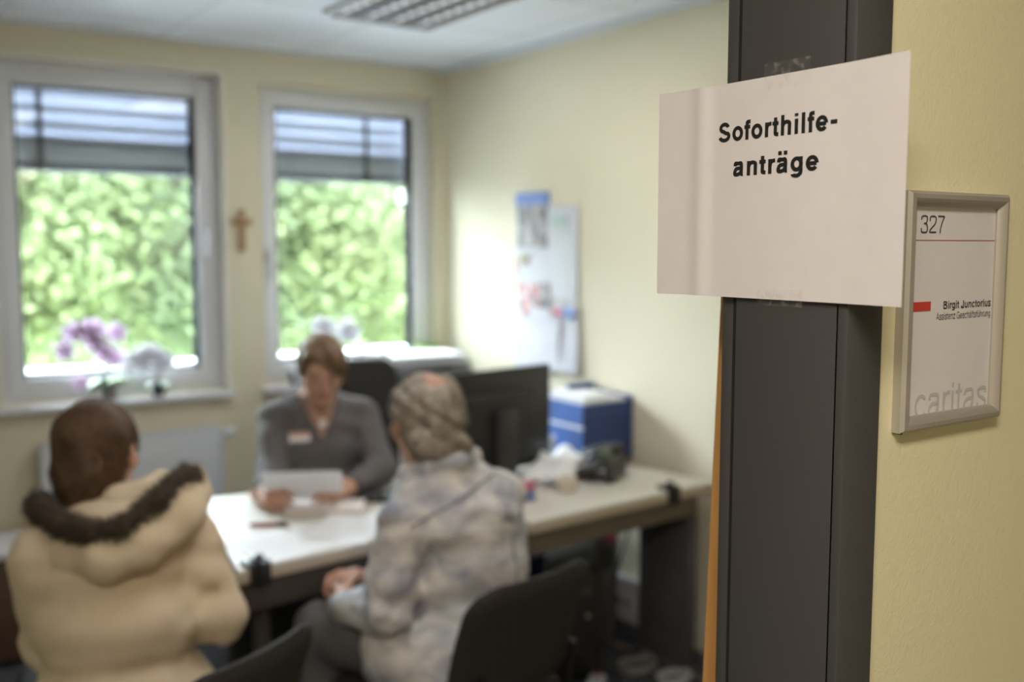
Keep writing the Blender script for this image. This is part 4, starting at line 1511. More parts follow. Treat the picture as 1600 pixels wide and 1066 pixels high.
MB().rbox(-.075, .075, -.05, .05, 0, .40, .010, 3).build('bag_body', mat('grey_bag', (.13, .13, .125), .6), gb)
tt = MB()
for k_ in range(7):
    tt.ball((-.045 + .015 * k_ + rng.uniform(-.008, .008), rng.uniform(-.025, .025), .415 + rng.uniform(0, .025)), (.026, .022, .026), 8, 6)
tt.build('tissue', mat('red_tissue', (.62, .10, .14), .6), gb)
for q in (-1, 1):
    MB().tube([(-.035, q * .046, .38), (-.03, q * .06, .44), (.03, q * .06, .44), (.035, q * .046, .38)], .003, 8).build('handle', MATS['grey_bag'], gb)
bb = thing('folder_crate', 'dark blue crate with white stripe under the office desk', 'crate', (2.26, 3.33, 0), R(4))
MB().rbox(-.15, .15, -.10, .10, .002, .50, .008).build('crate_body', mat('navy_plastic', (.03, .05, .14), .5), bb)
MB().box(-.151, .151, -.1015, -.0995, .33, .352).build('stripe', mat('pale_stripe', (.45, .50, .68), .5), bb)
MB().rbox(-.155, .155, -.105, .105, .50, .53, .006).build('lid', mat('navy_lid', (.025, .035, .08), .45), bb)
wp = thing('power_strip', 'white power strip lying on the carpet under the office desk', 'power strip', (2.13, 2.625, 0), R(38))
MB().rbox(-.16, .16, -.028, .028, .001, .045, .008, 3).build('strip_body', mat('strip_white', (.70, .72, .80), .35), wp)
for i in range(4):
    MB().lathe([(.019, 0), (.019, .002), (.015, -.002), (.0005, -.002)], (-.11 + i * .07, 0, .0465), 16).build('socket_well', MATS['socket_shade'], wp)
MB().rbox(.135, .152, -.012, .012, .044, .051, .002).build('switch', mat('red_switch', (.4, .05, .04), .4), wp)


def cable(label, pts, r, m, loc=None):
    P = [pts[0]] + list(pts) + [pts[-1]]
    out = []
    for i in range(1, len(P) - 2):
        p0, p1, p2, p3 = (Vector(p) for p in P[i - 1:i + 3])
        for k_ in range(10):
            t_ = k_ / 10
            out.append(.5 * ((2 * p1) + (p2 - p0) * t_ + (2 * p0 - 5 * p1 + 4 * p2 - p3) * t_ ** 2 + (3 * p1 - p0 - 3 * p2 + p3) * t_ ** 3))
    out.append(Vector(pts[-1]))
    o = MB().tube(out, r, 8).build('cable', m, loc=pts[0])
    tag(o, label, 'cable', 'cables on the floor under the desk')
    return o


def loop(cx, cy, r, n, z):
    return [(cx + (r + .01 * (i % 3)) * math.cos(i * .785), cy + (r * .9) * math.sin(i * .785), z + .002 * (i % 2) + .0018 * i) for i in range(n)]


CABG = mat('grey_cable', (.30, .28, .27), .5)
CABB = mat('tan_cable', (.34, .26, .20), .55)
CABK = mat('black_cable', (.02, .02, .02), .5)
CABW = mat('white_cable', (.60, .60, .62), .5)
cable('grey cable coiled on the carpet in front of the trunking', loop(2.46, 2.74, .065, 18, .006), .006, CABG)
cable('grey cable coiled on the carpet nearest the desk leg panel', loop(2.50, 2.585, .055, 17, .006), .006, CABW)
cable('tan cable running along the floor below the trunking', [(2.60, 2.50, .006), (2.585, 2.66, .006), (2.57, 2.85, .006), (2.54, 3.0, .006), (2.555, 3.15, .006)], .006, CABB)
cable('black cable trailing from the computer tower across the carpet', [(2.36, 2.80, .005), (2.30, 2.60, .005), (2.22, 2.54, .005), (2.30, 2.44, .005), (2.42, 2.47, .005)], .005, CABK)
cable('black cable hanging from the desk apron to the power strip', [(2.26, 2.70, .052), (2.30, 2.75, .18), (2.33, 2.72, .40), (2.36, 2.67, .60)], .004, CABK)

# ------------------------------------------------------------------ people
def unit(v):
    v = np.array(v, float)
    return v / np.linalg.norm(v)


def frame(f, up=(0, 0, 1)):
    """right, forward, up for something that faces f"""
    f = unit(f)
    r = unit(np.cross(f, up))
    u = np.cross(r, f)
    return r, f, u


def add_head(F, c, fr, nape, s=1.0):
    r, f, u = fr
    c = np.array(c, float)
    def P(a, b, d):
        return c + (a * r + b * f + d * u) * s
    F.ell(P(0, -.008, .030), np.array((.076, .096, .086)) * s, fr, .02)
    F.ell(P(0, .026, -.045), np.array((.058, .066, .068)) * s, fr, .03)
    F.cap(P(-.012, .066, -.098), P(.012, .066, -.098), .019 * s, k=.025)
    for q in (-1, 1):
        F.ell(P(q * .045, .060, -.022), np.array((.024, .022, .022)) * s, fr, .02)      # cheek
    F.cap(P(-.036, .078, .030), P(.036, .078, .030), .013 * s, k=.012)                 # brow
    for q in (-1, 1):
        F.ell(P(q * .031, .100, .008), np.array((.017, .014, .011)) * s, fr, .010, '-')
        F.ell(P(q * .031, .083, .008), np.array((.014, .012, .010)) * s, fr, .004)       # eyeball under lid
    F.cap(P(0, .090, .018), P(0, .112, -.026), .008 * s, .012 * s, .010)                # nose
    for q in (-1, 1):
        F.ell(P(q * .011, .101, -.029), np.array((.008, .010, .007)) * s, fr, .006)
    F.cap(P(-.017, .088, -.055), P(.017, .088, -.055), .006 * s, k=.007)                # lips
    F.cap(P(-.014, .086, -.066), P(.014, .086, -.066), .0065 * s, k=.007)
    F.cap(P(-.019, .096, -.0605), P(.019, .096, -.0605), .0025 * s, k=.004, op='-')
    for q in (-1, 1):
        F.ell(P(q * .080, -.006, -.004), np.array((.010, .019, .031)) * s, fr, .010)
        F.ell(P(q * .089, -.002, .000), np.array((.006, .010, .018)) * s, fr, .005, '-')
    F.cap(P(0, -.022, -.045), nape, .056 * s, .060 * s, .03)
    return P


def hand_mesh(wrist, d, n, thumb, curl=.5, vox=.0036, spread=.0, length=1.0):
    """d: finger direction, n: palm normal (fingers curl towards it), thumb: side of the thumb"""
    w = np.array(wrist, float)
    d = unit(d)
    n = unit(np.array(n, float) - d * (np.array(n, float) @ d))
    t = unit(np.array(thumb, float) - d * (np.array(thumb, float) @ d) - n * (np.array(thumb, float) @ n))
    F = Field(w - .21, w + .21, vox)
    F.cap(w - d * .05, w + d * .01, .027, .026, .02)
    tips = []
    for i in range(4):
        off = .031 - .0205 * i
        kn = w + d * (.088 - .004 * abs(i - 1)) + t * off - n * .002
        F.cap(w + d * .012 + t * off * .55, kn, .0155, .0125, .018)
        L = (.074, .082, .076, .060)[i] * length
        seg = (.45, .31, .24)
        a = curl * (.55 + .06 * i)
        p = kn
        ang = 0
        for j in range(3):
            ang += a * (1, 1.25, .8)[j]
            q = p + (d * math.cos(ang) + n * math.sin(ang) + t * spread * (1.5 - i) * .1) * L * seg[j]
            F.cap(p, q, .0098 - .0008 * j, .0092 - .0010 * j, .004)
            p = q
        tips.append(p)
    b = w + d * .030 + t * .026 + n * .006
    m1 = b + (d * .55 + t * .70 + n * .35) * .038
    m2 = m1 + (d * .85 + t * .25 + n * .45 * (1 + curl)) * .030
    m3 = m2 + (d * .95 - t * .05 + n * .40 * (1 + curl)) * .024
    F.cap(w + d * .012 + t * .012, b, .018, .016, .018)
    F.cap(b, m1, .0155, .0118, .010)
    F.cap(m1, m2, .0112, .0102, .004)
    F.cap(m2, m3, .0100, .0082, .004)
    return F.mesh(2)


def legs_into(F, hips, knees, ankles, grow=0.0, foot=None, k=.04):
    for h, kn, an in zip(hips, knees, ankles):
        F.cap(h, kn, .088 + grow, .060 + grow, k)
        F.cap(kn, an, .058 + grow, .040 + grow, .03)


def shoe(parent, ankle, fdir, m, loc):
    a = np.array(ankle, float)
    f = unit((fdir[0], fdir[1], 0))
    fr = frame(f)
    F = Field((a[0] - .25, a[1] - .25, -.002), (a[0] + .25, a[1] + .25, .20), .006)
    z = np.array((a[0], a[1], 0))
    F.ell(z + f * .10 + np.array((0, 0, .030)), (.048, .10, .034), fr, .02)
    F.ell(z - f * .02 + np.array((0, 0, .040)), (.040, .065, .044), fr, .03)
    F.cap(z + np.array((0, 0, .05)), z + np.array((0, 0, .10)), .045, .046, .03)
    F.half((0, 0, .004), (0, 0, -1))
    return np_mesh('shoe', [F.mesh(1)], m, parent, loc)


def surface_spikes(V, F, n, L, spread, sd, cond=None, w=.0016, down=(0, 0, -.3)):
    """tufts of fur or hair standing on a mesh"""
    g = np.random.default_rng(sd)
    c = V[F].mean(1)
    nn = np.cross(V[F[:, 2]] - V[F[:, 0]], V[F[:, 3]] - V[F[:, 1]])
    nn /= np.linalg.norm(nn, axis=1)[:, None] + 1e-9
    if cond is not None:
        keep = cond(c)
        c, nn = c[keep], nn[keep]
    i = g.integers(0, len(c), n)
    p, q = c[i], nn[i]
    dr = q + g.normal(0, spread, (n, 3)) + np.array(down)
    dr /= np.linalg.norm(dr, axis=1)[:, None]
    s = np.cross(dr, g.normal(0, 1, (n, 3)))
    s /= np.linalg.norm(s, axis=1)[:, None] + 1e-9
    ln = L * g.uniform(.6, 1.2, (n, 1))
    p = p - q * .002
    s2 = np.cross(dr, s)
    vs = np.stack([p + s * w, p - s * w * .5 + s2 * w * .9, p - s * w * .5 - s2 * w * .9, p + dr * ln], 1).reshape(-1, 3)
    b = (np.arange(n) * 4)[:, None]
    fs = np.concatenate([b + np.array([[0, 1, 3]]), b + np.array([[1, 2, 3]]), b + np.array([[2, 0, 3]])])
    return vs, fs


# ---- the woman behind the table, in a grey cardigan
def woman_desk():
    loc = (1.485, 3.43, 0)
    fw = unit((-.30, -.95, 0))
    rt = np.cross(fw, (0, 0, 1))            # her right
    up = np.array((0, 0, 1.))
    def B(a, b, z):
        return np.array((loc[0], loc[1], 0)) + rt * a + fw * b + up * z
    hf = unit(fw + np.array((-.10, 0, -.48)))
    hfr = frame(hf)
    hc = np.array((1.462, 3.335, 1.160))
    shR, shL = B(.150, 0, .972), B(-.155, .025, .972)
    elR, elL = np.array((1.262, 3.315, .795)), np.array((1.635, 3.215, .795))
    wrR, wrL = np.array((1.165, 3.160, .775)), np.array((1.430, 3.050, .785))
    nb = B(0, .005, 1.05)
    hips = [B(.09, .02, .54), B(-.09, .02, .54)]
    knees = [B(.11, .43, .53), B(-.11, .43, .53)]
    ank = [B(.11, .38, .09), B(-.11, .38, .09)]
    lo, hi = (.95, 2.75, .0), (1.95, 3.75, 1.40)
    # body
    F = Field(lo, hi, .0068)
    bf = (rt, fw, up)
    F.ell(B(0, .0, .60), (.165, .12, .13), bf, .05)
    F.ell(B(0, .015, .76), (.135, .10, .14), bf, .06)
    F.ell(B(0, .015, .90), (.122, .112, .13), bf, .03)
    F.cap(shR, shL, .045, k=.03)
    F.cap(B(.04, .0, 1.0), B(-.04, .0, 1.0), .050, k=.03)
    for s, e, w in ((shR, elR, wrR), (shL, elL, wrL)):
        F.cap(s, e, .046, .038, .03)
        F.cap(e, w, .038, .026, .02)
    legs_into(F, hips, knees, ank)
    P = add_head(F, hc, hfr, nb)
    parts = [F.mesh(2)]
    parts.append(hand_mesh(wrR, (-.02, -.75, .10), (.6, .1, -.5), (.45, 0, .9), .75))
    parts.append(hand_mesh(wrL, (-.80, -.42, .12), (-.1, .5, -.8), (-.1, -.5, .85), .65))
    body = np_mesh('person', parts, SKIN_W, None, loc)
    tag(body, 'person in grey v-neck cardigan behind the table reading held papers', 'person', 'people at the table')
    # cardigan
    g = .013
    C = Field(lo, hi, .0068)
    C.ell(B(0, .0, .58), (.185 + g, .140 + g, .13), bf, .03)
    C.ell(B(0, .02, .74), (.140 + g, .118 + g, .15), bf, .03)
    C.ell(B(0, .022, .895), (.138 + g, .108 + g, .165), bf, .03)
    for q in (-1, 1):
        C.ell(B(q * .070, .085, .865), (.060, .052, .062), bf, .035)
    C.cap(shR, B(.04, 0, 1.012), .046 + g, .046 + g, k=.03)
    C.cap(shL, B(-.04, 0, 1.012), .046 + g, .046 + g, k=.03)
    for s, e, w in ((shR, elR, wrR), (shL, elL, wrL)):
        C.cap(s, e, .050 + g, .042 + g, .018)
        C.cap(e, e + (w - e) * .86, .042 + g, .032 + g * .7, .02)
    C.wave(.006, [(22, 14, 60, 0), (40, -18, 34, 1.2), (9, 40, 48, 2.)])
    # neckline and hem
    C.cap(nb - up * .02, nb + up * .10, .060, .080, .010, '-')
    o2 = np.array((loc[0], loc[1], 0))
    def vneck(P_):
        Q = P_ - o2
        a, b, z = Q @ rt, Q @ fw, P_[..., 2]
        w = np.clip((z - .905) / .145, -.2, 1.3) * .072
        return np.maximum((np.abs(a) - w) * .9, .0 - b)
    C.cut(lo, hi, vneck)
    C.half(B(0, 0, .50), (0, 0, -1))
    cardigan = np_mesh('cardigan', [C.mesh(2)], ramp_mat('grey_heather_knit', [(.3, (.110, .100, .098)), (.7, (.165, .152, .148))], 220, .95, bump=(400, .6, .002)), body, loc)
    btn = MB()
    for z in (.80, .74, .68):
        btn.ball(B(0, .168, z), .007, 8, 6)
    btn.build('buttons', mat('dark_buttons', (.05, .05, .05), .4), cardigan, loc=loc)
    # trousers
    T = Field((1.0, 2.75, 0), (1.95, 3.75, .75), .009)
    T.ell(B(0, .0, .58), (.178, .135, .11), bf, .04)
    legs_into(T, hips, knees, ank, .012)
    T.half(B(0, 0, .075), (0, 0, -1))
    np_mesh('trousers', [T.mesh(2)], mat('dark_trousers', (.03, .03, .035), .85, noise=(60, .2)), body, loc)
    for a in ank:
        shoe(body, a, fw, BLACKPL, loc)
    # hair: swept side fringe, gathered at the back
    H = Field(hc - .20, hc + .20, .0055)
    H.ell(P(0, -.016, .036), (.086, .098, .090), hfr, .02)
    H.ell(P(0, -.095, .0), (.045, .045, .05), hfr, .03)
    H.ell(P(.014, .108, -.012), (.062, .062, .086), hfr, .012, '-')
    H.ell(P(-.044, .052, .064), (.042, .045, .044), hfr, .02)
    H.cap(P(-.060, .066, .050), P(-.082, .040, -.02), .018, .010, .02)
    H.cap(P(.050, .045, .080), P(.080, .030, .01), .014, .008, .02)
    for q in (-1, 1):
        H.ell(P(q * .088, .010, -.020), (.016, .026, .034), hfr, .012, '-')
    H.half(P(0, 0, -.062), -hfr[2], .02)
    H.wave(.004, [(120, 10, 20, 0), (60, 90, 10, 1)])
    HB = ramp_mat('light_brown_hair', [(.3, (.115, .062, .028)), (.7, (.22, .128, .062))], 26, .55, (6, 6, 1), bump=(60, .5, .003))
    hm = H.mesh(2)
    hair = np_mesh('hair', [hm], HB, body, loc)
    np_mesh('hair_strands', [surface_spikes(*hm, 2600, .022, .15, 3, None, .0009, (-.15, .15, -2.2))], HB, hair, loc)
    # face details
    eb = MB()
    for q in (-1, 1):
        eb.tube([P(q * .018, .094, .026), P(q * .032, .092, .032), P(q * .046, .080, .026)], [.003, .0035, .002], 8)
    eb.build('eyebrows', mat('brown_brow', (.09, .05, .03), .8), body, loc=loc)
    lp_ = MB().tube([P(-.019, .090, -.0575), P(-.008, .0955, -.0545), P(0, .095, -.0558), P(.008, .0955, -.0545), P(.019, .090, -.0575)], [.0022, .005, .0045, .005, .0022], 8)
    lp_.tube([P(-.018, .090, -.0640), P(0, .0945, -.0668), P(.018, .090, -.0640)], [.0022, .0058, .0022], 8)
    lp_.build('lips', mat('soft_lips', (.42, .13, .11), .4), body, loc=loc)
    ey = MB()
    for q in (-1, 1):
        ey.tube([P(q * .020, .0945, .001), P(q * .031, .0975, -.0015), P(q * .043, .0915, .001)], [.001, .0018, .001], 6)
    ey.build('eyelashes', INK, body, loc=loc)
    # necklace, badge, watch
    nk = MB()
    pts = [B(.055, .02, 1.068), B(.045, .075, 1.04), B(.024, .122, 1.000), B(0, .148, .980), B(-.024, .122, 1.000), B(-.045, .075, 1.04), B(-.055, .02, 1.068)]
    nk.tube(pts, .0018, 6)
    neck = nk.build('necklace', mat('silver_chain', (.65, .62, .58), .3, metal=.8), body, loc=loc)
    MB().lathe([(.0005, -.003), (.014, -.003), (.016, 0), (.014, .003), (.0005, .003)], (0, 0, 0), 18, Matrix.Translation(B(0, .152, .966)) @ Matrix.Rotation(R(90), 4, 'X')).build('pendant', mat('pale_pendant', (.75, .70, .64), .3), neck, loc=loc)
    ang = math.atan2(fw[1], fw[0]) + R(90)
    M = Matrix.Translation(B(.082, .166, .925)) @ Matrix.Rotation(ang, 4, 'Z') @ Matrix.Rotation(R(-12), 4, 'X')
    bd = MB().rbox(-.036, .036, -.004, .002, -.016, .016, .002, 2, M).build('name_badge', mat('badge_white', (.80, .74, .72), .35), cardigan, loc=loc)
    MB().box(-.034, .034, -.0048, -.0038, .004, .014, M).build('badge_stripe', mat('badge_red', (.60, .22, .17), .4), bd, loc=loc)
    wd = unit(wrL - elL)
    c0, c1 = wrL - wd * .016, wrL - wd * .002
    MB().tube([c0, c1], .031, 16).build('wristband', BLACKPL, body, loc=loc)
    return body


# ---- held sheets
def held_papers():
    loc = (1.255, 3.03, .80)
    t = thing('held_papers', 'white sheets held up by the woman in the grey cardigan', 'paper', loc)
    a, b = Vector((1.150, 3.105, .785)), Vector((1.365, 2.985, .792))
    up = Vector((-.030, -.075, .082))
    vs, fs = [], []
    N = 16
    for q in range(3):
        vs, fs = [], []
        for i in range(N + 1):
            for j in range(N + 1):
                u, v = i / N, j / N
                p = a.lerp(b, u) + up * v * 1.12 + Vector((0, 0, -.012 * math.sin(math.pi * u) * (1 - v) + .006 * math.sin(2.5 * u + q))) + Vector((-.02, -.03, .0)) * v * v * .8
                p += Vector((.003 * q, -.003 * q, .003 * q * v))
                vs.append(p)
        for i in range(N):
            for j in range(N):
                k_ = i * (N + 1) + j
                fs.append((k_, k_ + N + 1, k_ + N + 2, k_ + 1))
        o = MB().add(vs, fs).build('page', PAPER, t, angle=80, loc=loc)
        o.modifiers.new('thick', 'SOLIDIFY').thickness = .0008
    return t


# ---- the woman in the beige coat, back to the camera
def woman_coat():
    loc = (.485, 2.235, 0)
    fw = unit((.10, .995, 0))
    rt = np.cross(fw, (0, 0, 1))
    up = np.array((0, 0, 1.))
    def B(a, b, z):
        return np.array((loc[0], loc[1], 0)) + rt * a + fw * b + up * z
    bf = (rt, fw, up)
    hf = unit((.60, .80, -.16))
    hfr = frame(hf, (-.06, 0, 1))
    hc = np.array((.492, 2.365, 1.132))
    shR, shL = B(.155, .0, .940), B(-.128, .02, .930)
    elR, elL = B(.200, -.065, .785), B(-.118, .06, .745)
    wrR, wrL = B(.205, .19, .765), B(-.10, .26, .745)
    nb = B(-.005, .075, 1.01)
    hips = [B(.10, -.05, .56), B(-.10, -.05, .56)]
    knees = [B(.12, .32, .54), B(-.10, .33, .54)]
    ank = [B(.12, .30, .09), B(-.10, .32, .09)]
    lo, hi = (.05, 1.85, .0), (1.0, 2.85, 1.36)
    F = Field(lo, hi, .0075)
    F.ell(B(0, -.03, .62), (.165, .13, .14), bf, .03)
    F.ell(B(0, -.005, .78), (.145, .11, .14), bf, .03)
    F.ell(B(0, .01, .90), (.135, .095, .11), bf, .03)
    F.cap(shR, shL, .045, k=.03)
    for s, e, w in ((shR, elR, wrR), (shL, elL, wrL)):
        F.cap(s, e, .044, .038, .02)
        F.cap(e, w, .038, .026, .02)
    legs_into(F, hips, knees, ank, .01)
    P = add_head(F, hc, hfr, nb)
    parts = [F.mesh(2)]
    parts.append(hand_mesh(wrR, (-.35, .85, -.02), (-.2, -.1, -.9), (-.8, -.3, .2), .5))
    parts.append(hand_mesh(wrL, (.75, .60, .0), (.1, -.3, -.9), (.3, -.8, .3), .5))
    body = np_mesh('person', parts, SKIN, None, loc)
    tag(body, 'person with dark brown hair in beige fur-hooded coat, back to us', 'person', 'people at the table')
    g = .020
    C = Field(lo, hi, .0070)
    C.ell(B(.006, -.045, .60), (.185 + g, .165 + g, .15), bf, .03)
    C.ell(B(.010, -.02, .80), (.160 + g, .140 + g, .125), bf, .035)
    C.ell(B(.008, -.0, .91), (.150 + g, .112 + g, .105), bf, .03)
    C.cap(shR, B(.03, .03, .985), .050 + g, .055 + g, k=.03)
    C.cap(shL, B(-.03, .03, .985), .050 + g, .055 + g, k=.03)
    for s, e, w, k in ((shR, elR, wrR, .012), (shL, elL, wrL, .025)):
        C.cap(s, e, .052 + g, .047 + g, k)
        C.cap(e, e + (w - e) * .9, .047 + g, .036 + g * .6, .015)
    # roll above the waist, creases
    ln = [(.195, -.03), (.165, -.115), (.095, -.185), (0, -.205), (-.085, -.190), (-.155, -.13), (-.190, -.05)]
    for (a0, b0), (a1, b1) in zip(ln[:-1], ln[1:]):
        C.cap(B(a0 + .01, b0, .712), B(a1 + .01, b1, .708), .014, k=.03, op='-')
    C.cap(B(.185, -.10, .845), B(.11, -.185, .80), .010, k=.03, op='-')
    C.wave(.0060, [(20, 10, 52, 0.4), (34, 6, -22, 1.2), (6, 30, 75, 2.6)])
    C.cap(nb + fw * .02 - up * .02, nb + fw * .035 + up * .10, .060, .082, .012, '-')
    C.half(B(0, 0, .455), (0, 0, -1))
    COAT = ramp_mat('beige_fleece', [(.3, (.61, .49, .345)), (.7, (.71, .59, .43))], 9, .95, bump=(260, .5, .002))
    coat = np_mesh('coat', [C.mesh(2)], COAT, body, loc)
    # hood lying on the back
    hood_p = [(.368, 2.36, .955), (.378, 2.28, .950), (.395, 2.203, .952), (.444, 2.102, .960), (.515, 2.075, .985), (.600, 2.098, 1.030), (.645, 2.160, 1.060)]
    Hd = Field((.20, 1.95, .80), (.85, 2.60, 1.22), .0062)
    for a, b in zip(hood_p[:-1], hood_p[1:]):
        a, b = np.array(a), np.array(b)
        Hd.cap(a, b, .040, .040, .025)
        Hd.cap(a + (0, .02, .03), b + (0, .02, .03), .034, .034, .02)
    inn = [(.425, 2.37, 1.01), (.445, 2.300, 1.020), (.500, 2.262, 1.045), (.566, 2.262, 1.055), (.61, 2.30, 1.06)]
    for a, b in zip(inn[:-1], inn[1:]):
        Hd.cap(a, b, .030, .030, .02)
    Hd.wave(.004, [(30, 20, 60, 0), (50, 30, -20, 1)])
    hood = np_mesh('hood', [Hd.mesh(2)], COAT, coat, loc)
    fur_p = [(.362, 2.370, 1.034), (.364, 2.29, 1.030), (.384, 2.205, 1.020), (.430, 2.120, 1.012), (.484, 2.078, 1.030), (.552, 2.096, 1.072), (.596, 2.118, 1.092), (.632, 2.150, 1.105)]
    Fu = Field((.22, 1.95, .85), (.80, 2.60, 1.25), .0062)
    for a, b in zip(fur_p[:-1], fur_p[1:]):
        Fu.cap(a, b, .017, .017, .01)
    fm = Fu.mesh(1)
    FURM = ramp_mat('brown_fur', [(.3, (.045, .034, .025)), (.7, (.15, .112, .078))], 40, .9)
    fur = np_mesh('fur_trim', [fm, surface_spikes(*fm, 9000, .027, .6, 5, None, .0014, (0, 0, -.2))], FURM, hood, loc)
    T = Field((.1, 1.9, 0), (1.0, 2.85, .75), .009)
    T.ell(B(0, -.04, .58), (.205, .17, .12), bf, .04)
    legs_into(T, hips, knees, ank, .022)
    T.half(B(0, 0, .075), (0, 0, -1))
    np_mesh('trousers', [T.mesh(2)], mat('black_trousers', (.022, .022, .026), .85, noise=(60, .2)), body, loc)
    for a in ank:
        shoe(body, a, fw, BLACKPL, loc)
    # hair pulled back
    H = Field(hc - .22, hc + .20, .0058)
    H.ell(P(0, -.020, .032), (.088, .101, .092), hfr, .02)
    H.ell(P(0, -.060, -.045), (.070, .060, .060), hfr, .04)
    H.cap(P(0, -.085, -.06), P(-.01, -.075, -.125), .040, .036, .03)
    H.ell(P(0, .105, -.030), (.066, .075, .075), hfr, .015, '-')
    for q in (-1, 1):
        H.ell(P(q * .09, .012, -.015), (.018, .024, .036), hfr, .012, '-')
        H.cap(P(q * .085, .03, -.05), P(q * .06, .02, -.11), .030, .03, .01, '-')
    H.wave(.004, [(90, 14, 24, 0), (50, 70, 10, 1)])
    HB = ramp_mat('dark_auburn_hair', [(.3, (.050, .025, .013)), (.7, (.13, .066, .030))], 22, .65, (5, 5, 1.5), bump=(70, .6, .004))
    hm = H.mesh(2)
    hair = np_mesh('hair', [hm], HB, body, loc)
    np_mesh('hair_strands', [surface_spikes(*hm, 3500, .020, .12, 8, None, .0009, (0, -.3, -2.4))], HB, hair, loc)
    return body


# ---- the man in the pale denim jacket
def man_denim():
    loc = (1.325, 2.165, 0)
    fw = unit((-.20, .98, 0))
    rt = np.cross(fw, (0, 0, 1))
    up = np.array((0, 0, 1.))
    def B(a, b, z):
        return np.array((loc[0], loc[1], 0)) + rt * a + fw * b + up * z
    bf = (rt, fw, up)
    hf = unit((.02, .98, -.16))
    hfr = frame(hf, (.05, 0, 1))
    hc = np.array((1.262, 2.232, 1.152))
    shR, shL = B(.150, .01, .925), B(-.162, .02, .918)
    elR, elL = B(.215, .10, .715), B(-.205, .045, .700)
    wrR, wrL = B(-.035, .345, .655), B(-.185, .255, .645)
    nb = B(-.04, .055, 1.03)
    hips = [B(.095, -.03, .555), B(-.095, -.03, .555)]
    knees = [B(.13, .41, .545), B(-.17, .37, .545)]
    ank = [B(.13, .40, .09), B(-.19, .34, .09)]
    lo, hi = (.80, 1.75, .0), (1.80, 2.85, 1.40)
    F = Field(lo, hi, .0075)
    F.ell(B(.01, -.02, .62), (.150, .12, .13), bf, .03)
    F.ell(B(.01, .0, .78), (.130, .105, .15), bf, .03)
    F.ell(B(0, .0, .89), (.130, .095, .10), bf, .03)
    F.cap(shR, shL, .042, k=.03)
    F.cap(B(.0, .03, .985), B(-.06, .03, .985), .045, k=.03)
    for s, e, w in ((shR, elR, wrR), (shL, elL, wrL)):
        F.cap(s, e, .045, .040, .02)
        F.cap(e, w, .043, .030, .02)
    legs_into(F, hips, knees, ank)
    P = add_head(F, hc, hfr, nb, 1.03)
    parts = [F.mesh(2)]
    parts.append(hand_mesh(wrR, (-.85, .20, .06), (-.1, -.8, -.3), (-.1, .2, .9), .9))
    parts.append(hand_mesh(wrL, (.10, .90, .04), (.85, .1, -.2), (.25, .1, .9), .9))
    body = np_mesh('person', parts, SKIN, None, loc)
    tag(body, 'person with grey hair in pale denim jacket, hands clasped, seated in front', 'person', 'people at the table')
    g = .020
    C = Field(lo, hi, .0068)
    C.ell(B(.020, -.03, .60), (.165 + g, .140 + g, .17), bf, .03)
    C.ell(B(.020, -.015, .78), (.148 + g, .122 + g, .16), bf, .03)
    C.ell(B(.008, -.01, .90), (.148 + g, .112 + g, .105), bf, .03)
    C.ell(B(-.04, .0, .545), (.170, .155, .13), bf, .03)
    for h_ in hips:
        C.cap(h_, h_ + fw * .11 + rt * (.0 if h_ is hips[0] else -.02), .125, .122, k=.03)
    C.cap(shR, B(.0, .02, .995), .048 + g, .052 + g, k=.03)
    C.cap(shL, B(-.07, .025, .995), .048 + g, .050 + g, k=.03)
    for s, e, w, k in ((shR, elR, wrR, .015), (shL, elL, wrL, .010)):
        C.cap(s, e, .052 + g, .046 + g, k)
        C.cap(e, e + (w - e) * .92, .046 + g, .036 + g * .6, .012)
    # collar
    col = [B(.055, .07, 1.045), B(.05, .0, 1.055), B(-.035, -.03, 1.062), B(-.11, .0, 1.05), B(-.125, .07, 1.03)]
    for a, b in zip(col[:-1], col[1:]):
        C.cap(a, b, .022, .022, .012)
    C.wave(.008, [(26, 10, 46, 0.2), (38, 20, -30, 1.9), (12, 36, 66, 2.2)])
    C.wave(.009, [(60, 30, 90, 0.), (20, 70, -60, 1.)], elL, .16)
    C.cap(nb + up * -.02, nb + up * .11 + fw * .02, .058, .072, .010, '-')
    C.half(B(0, 0, .450), (0, 0, -1))
    DEN = ramp_mat('acid_washed_denim', [(.36, (.28, .295, .35)), (.47, (.50, .50, .52)), (.60, (.76, .725, .68))], 7.5, .9, (1, 1, 1.4), 7, bump=(300, .5, .002), distortion=.6)
    jk = np_mesh('denim_jacket', [C.mesh(2)], DEN, body, loc)
    YK = [(1.018, 1.873, .962), (1.056, 1.847, .989), (1.098, 1.818, 1.014), (1.144, 1.786, 1.047), (1.195, 1.751, 1.086)]
    SEAM = mat('denim_seam', (.27, .27, .30), .9)
    sm = MB()
    # yoke seam across the back, found on the cloth itself
    def snap(fieldpts):
        out = []
        for p, dr in fieldpts:
            p = np.array(p, float)
            for _ in range(200):
                ijk = np.clip(np.round((p - C.lo) / C.vox).astype(int), 0, C.n - 1)
                if C.d[tuple(ijk)] < 0.0045:
                    break
                p = p + np.array(dr) * .003
            out.append(p)
        return out
    yk = []
    for a, b in zip(YK[:-1], YK[1:]):
        for t_ in (0, .33, .66):
            yk.append((np.array(a) * (1 - t_) + np.array(b) * t_, (.48, .86, -.17)))
    sm.tube(snap(yk + [(YK[-1], (.48, .86, -.17))]), .0030, 6)
    sm.tube(snap([(B(.045, -.40, .875 - .045 * j), fw) for j in range(9)]), .0026, 6)
    sm.build('seam', SEAM, jk, loc=loc)
    cu = MB()
    for e, w in ((elL, wrL), (elR, wrR)):
        d = unit(w - e)
        cu.tube([w - d * .045, w - d * .005], [.043, .041], 18)
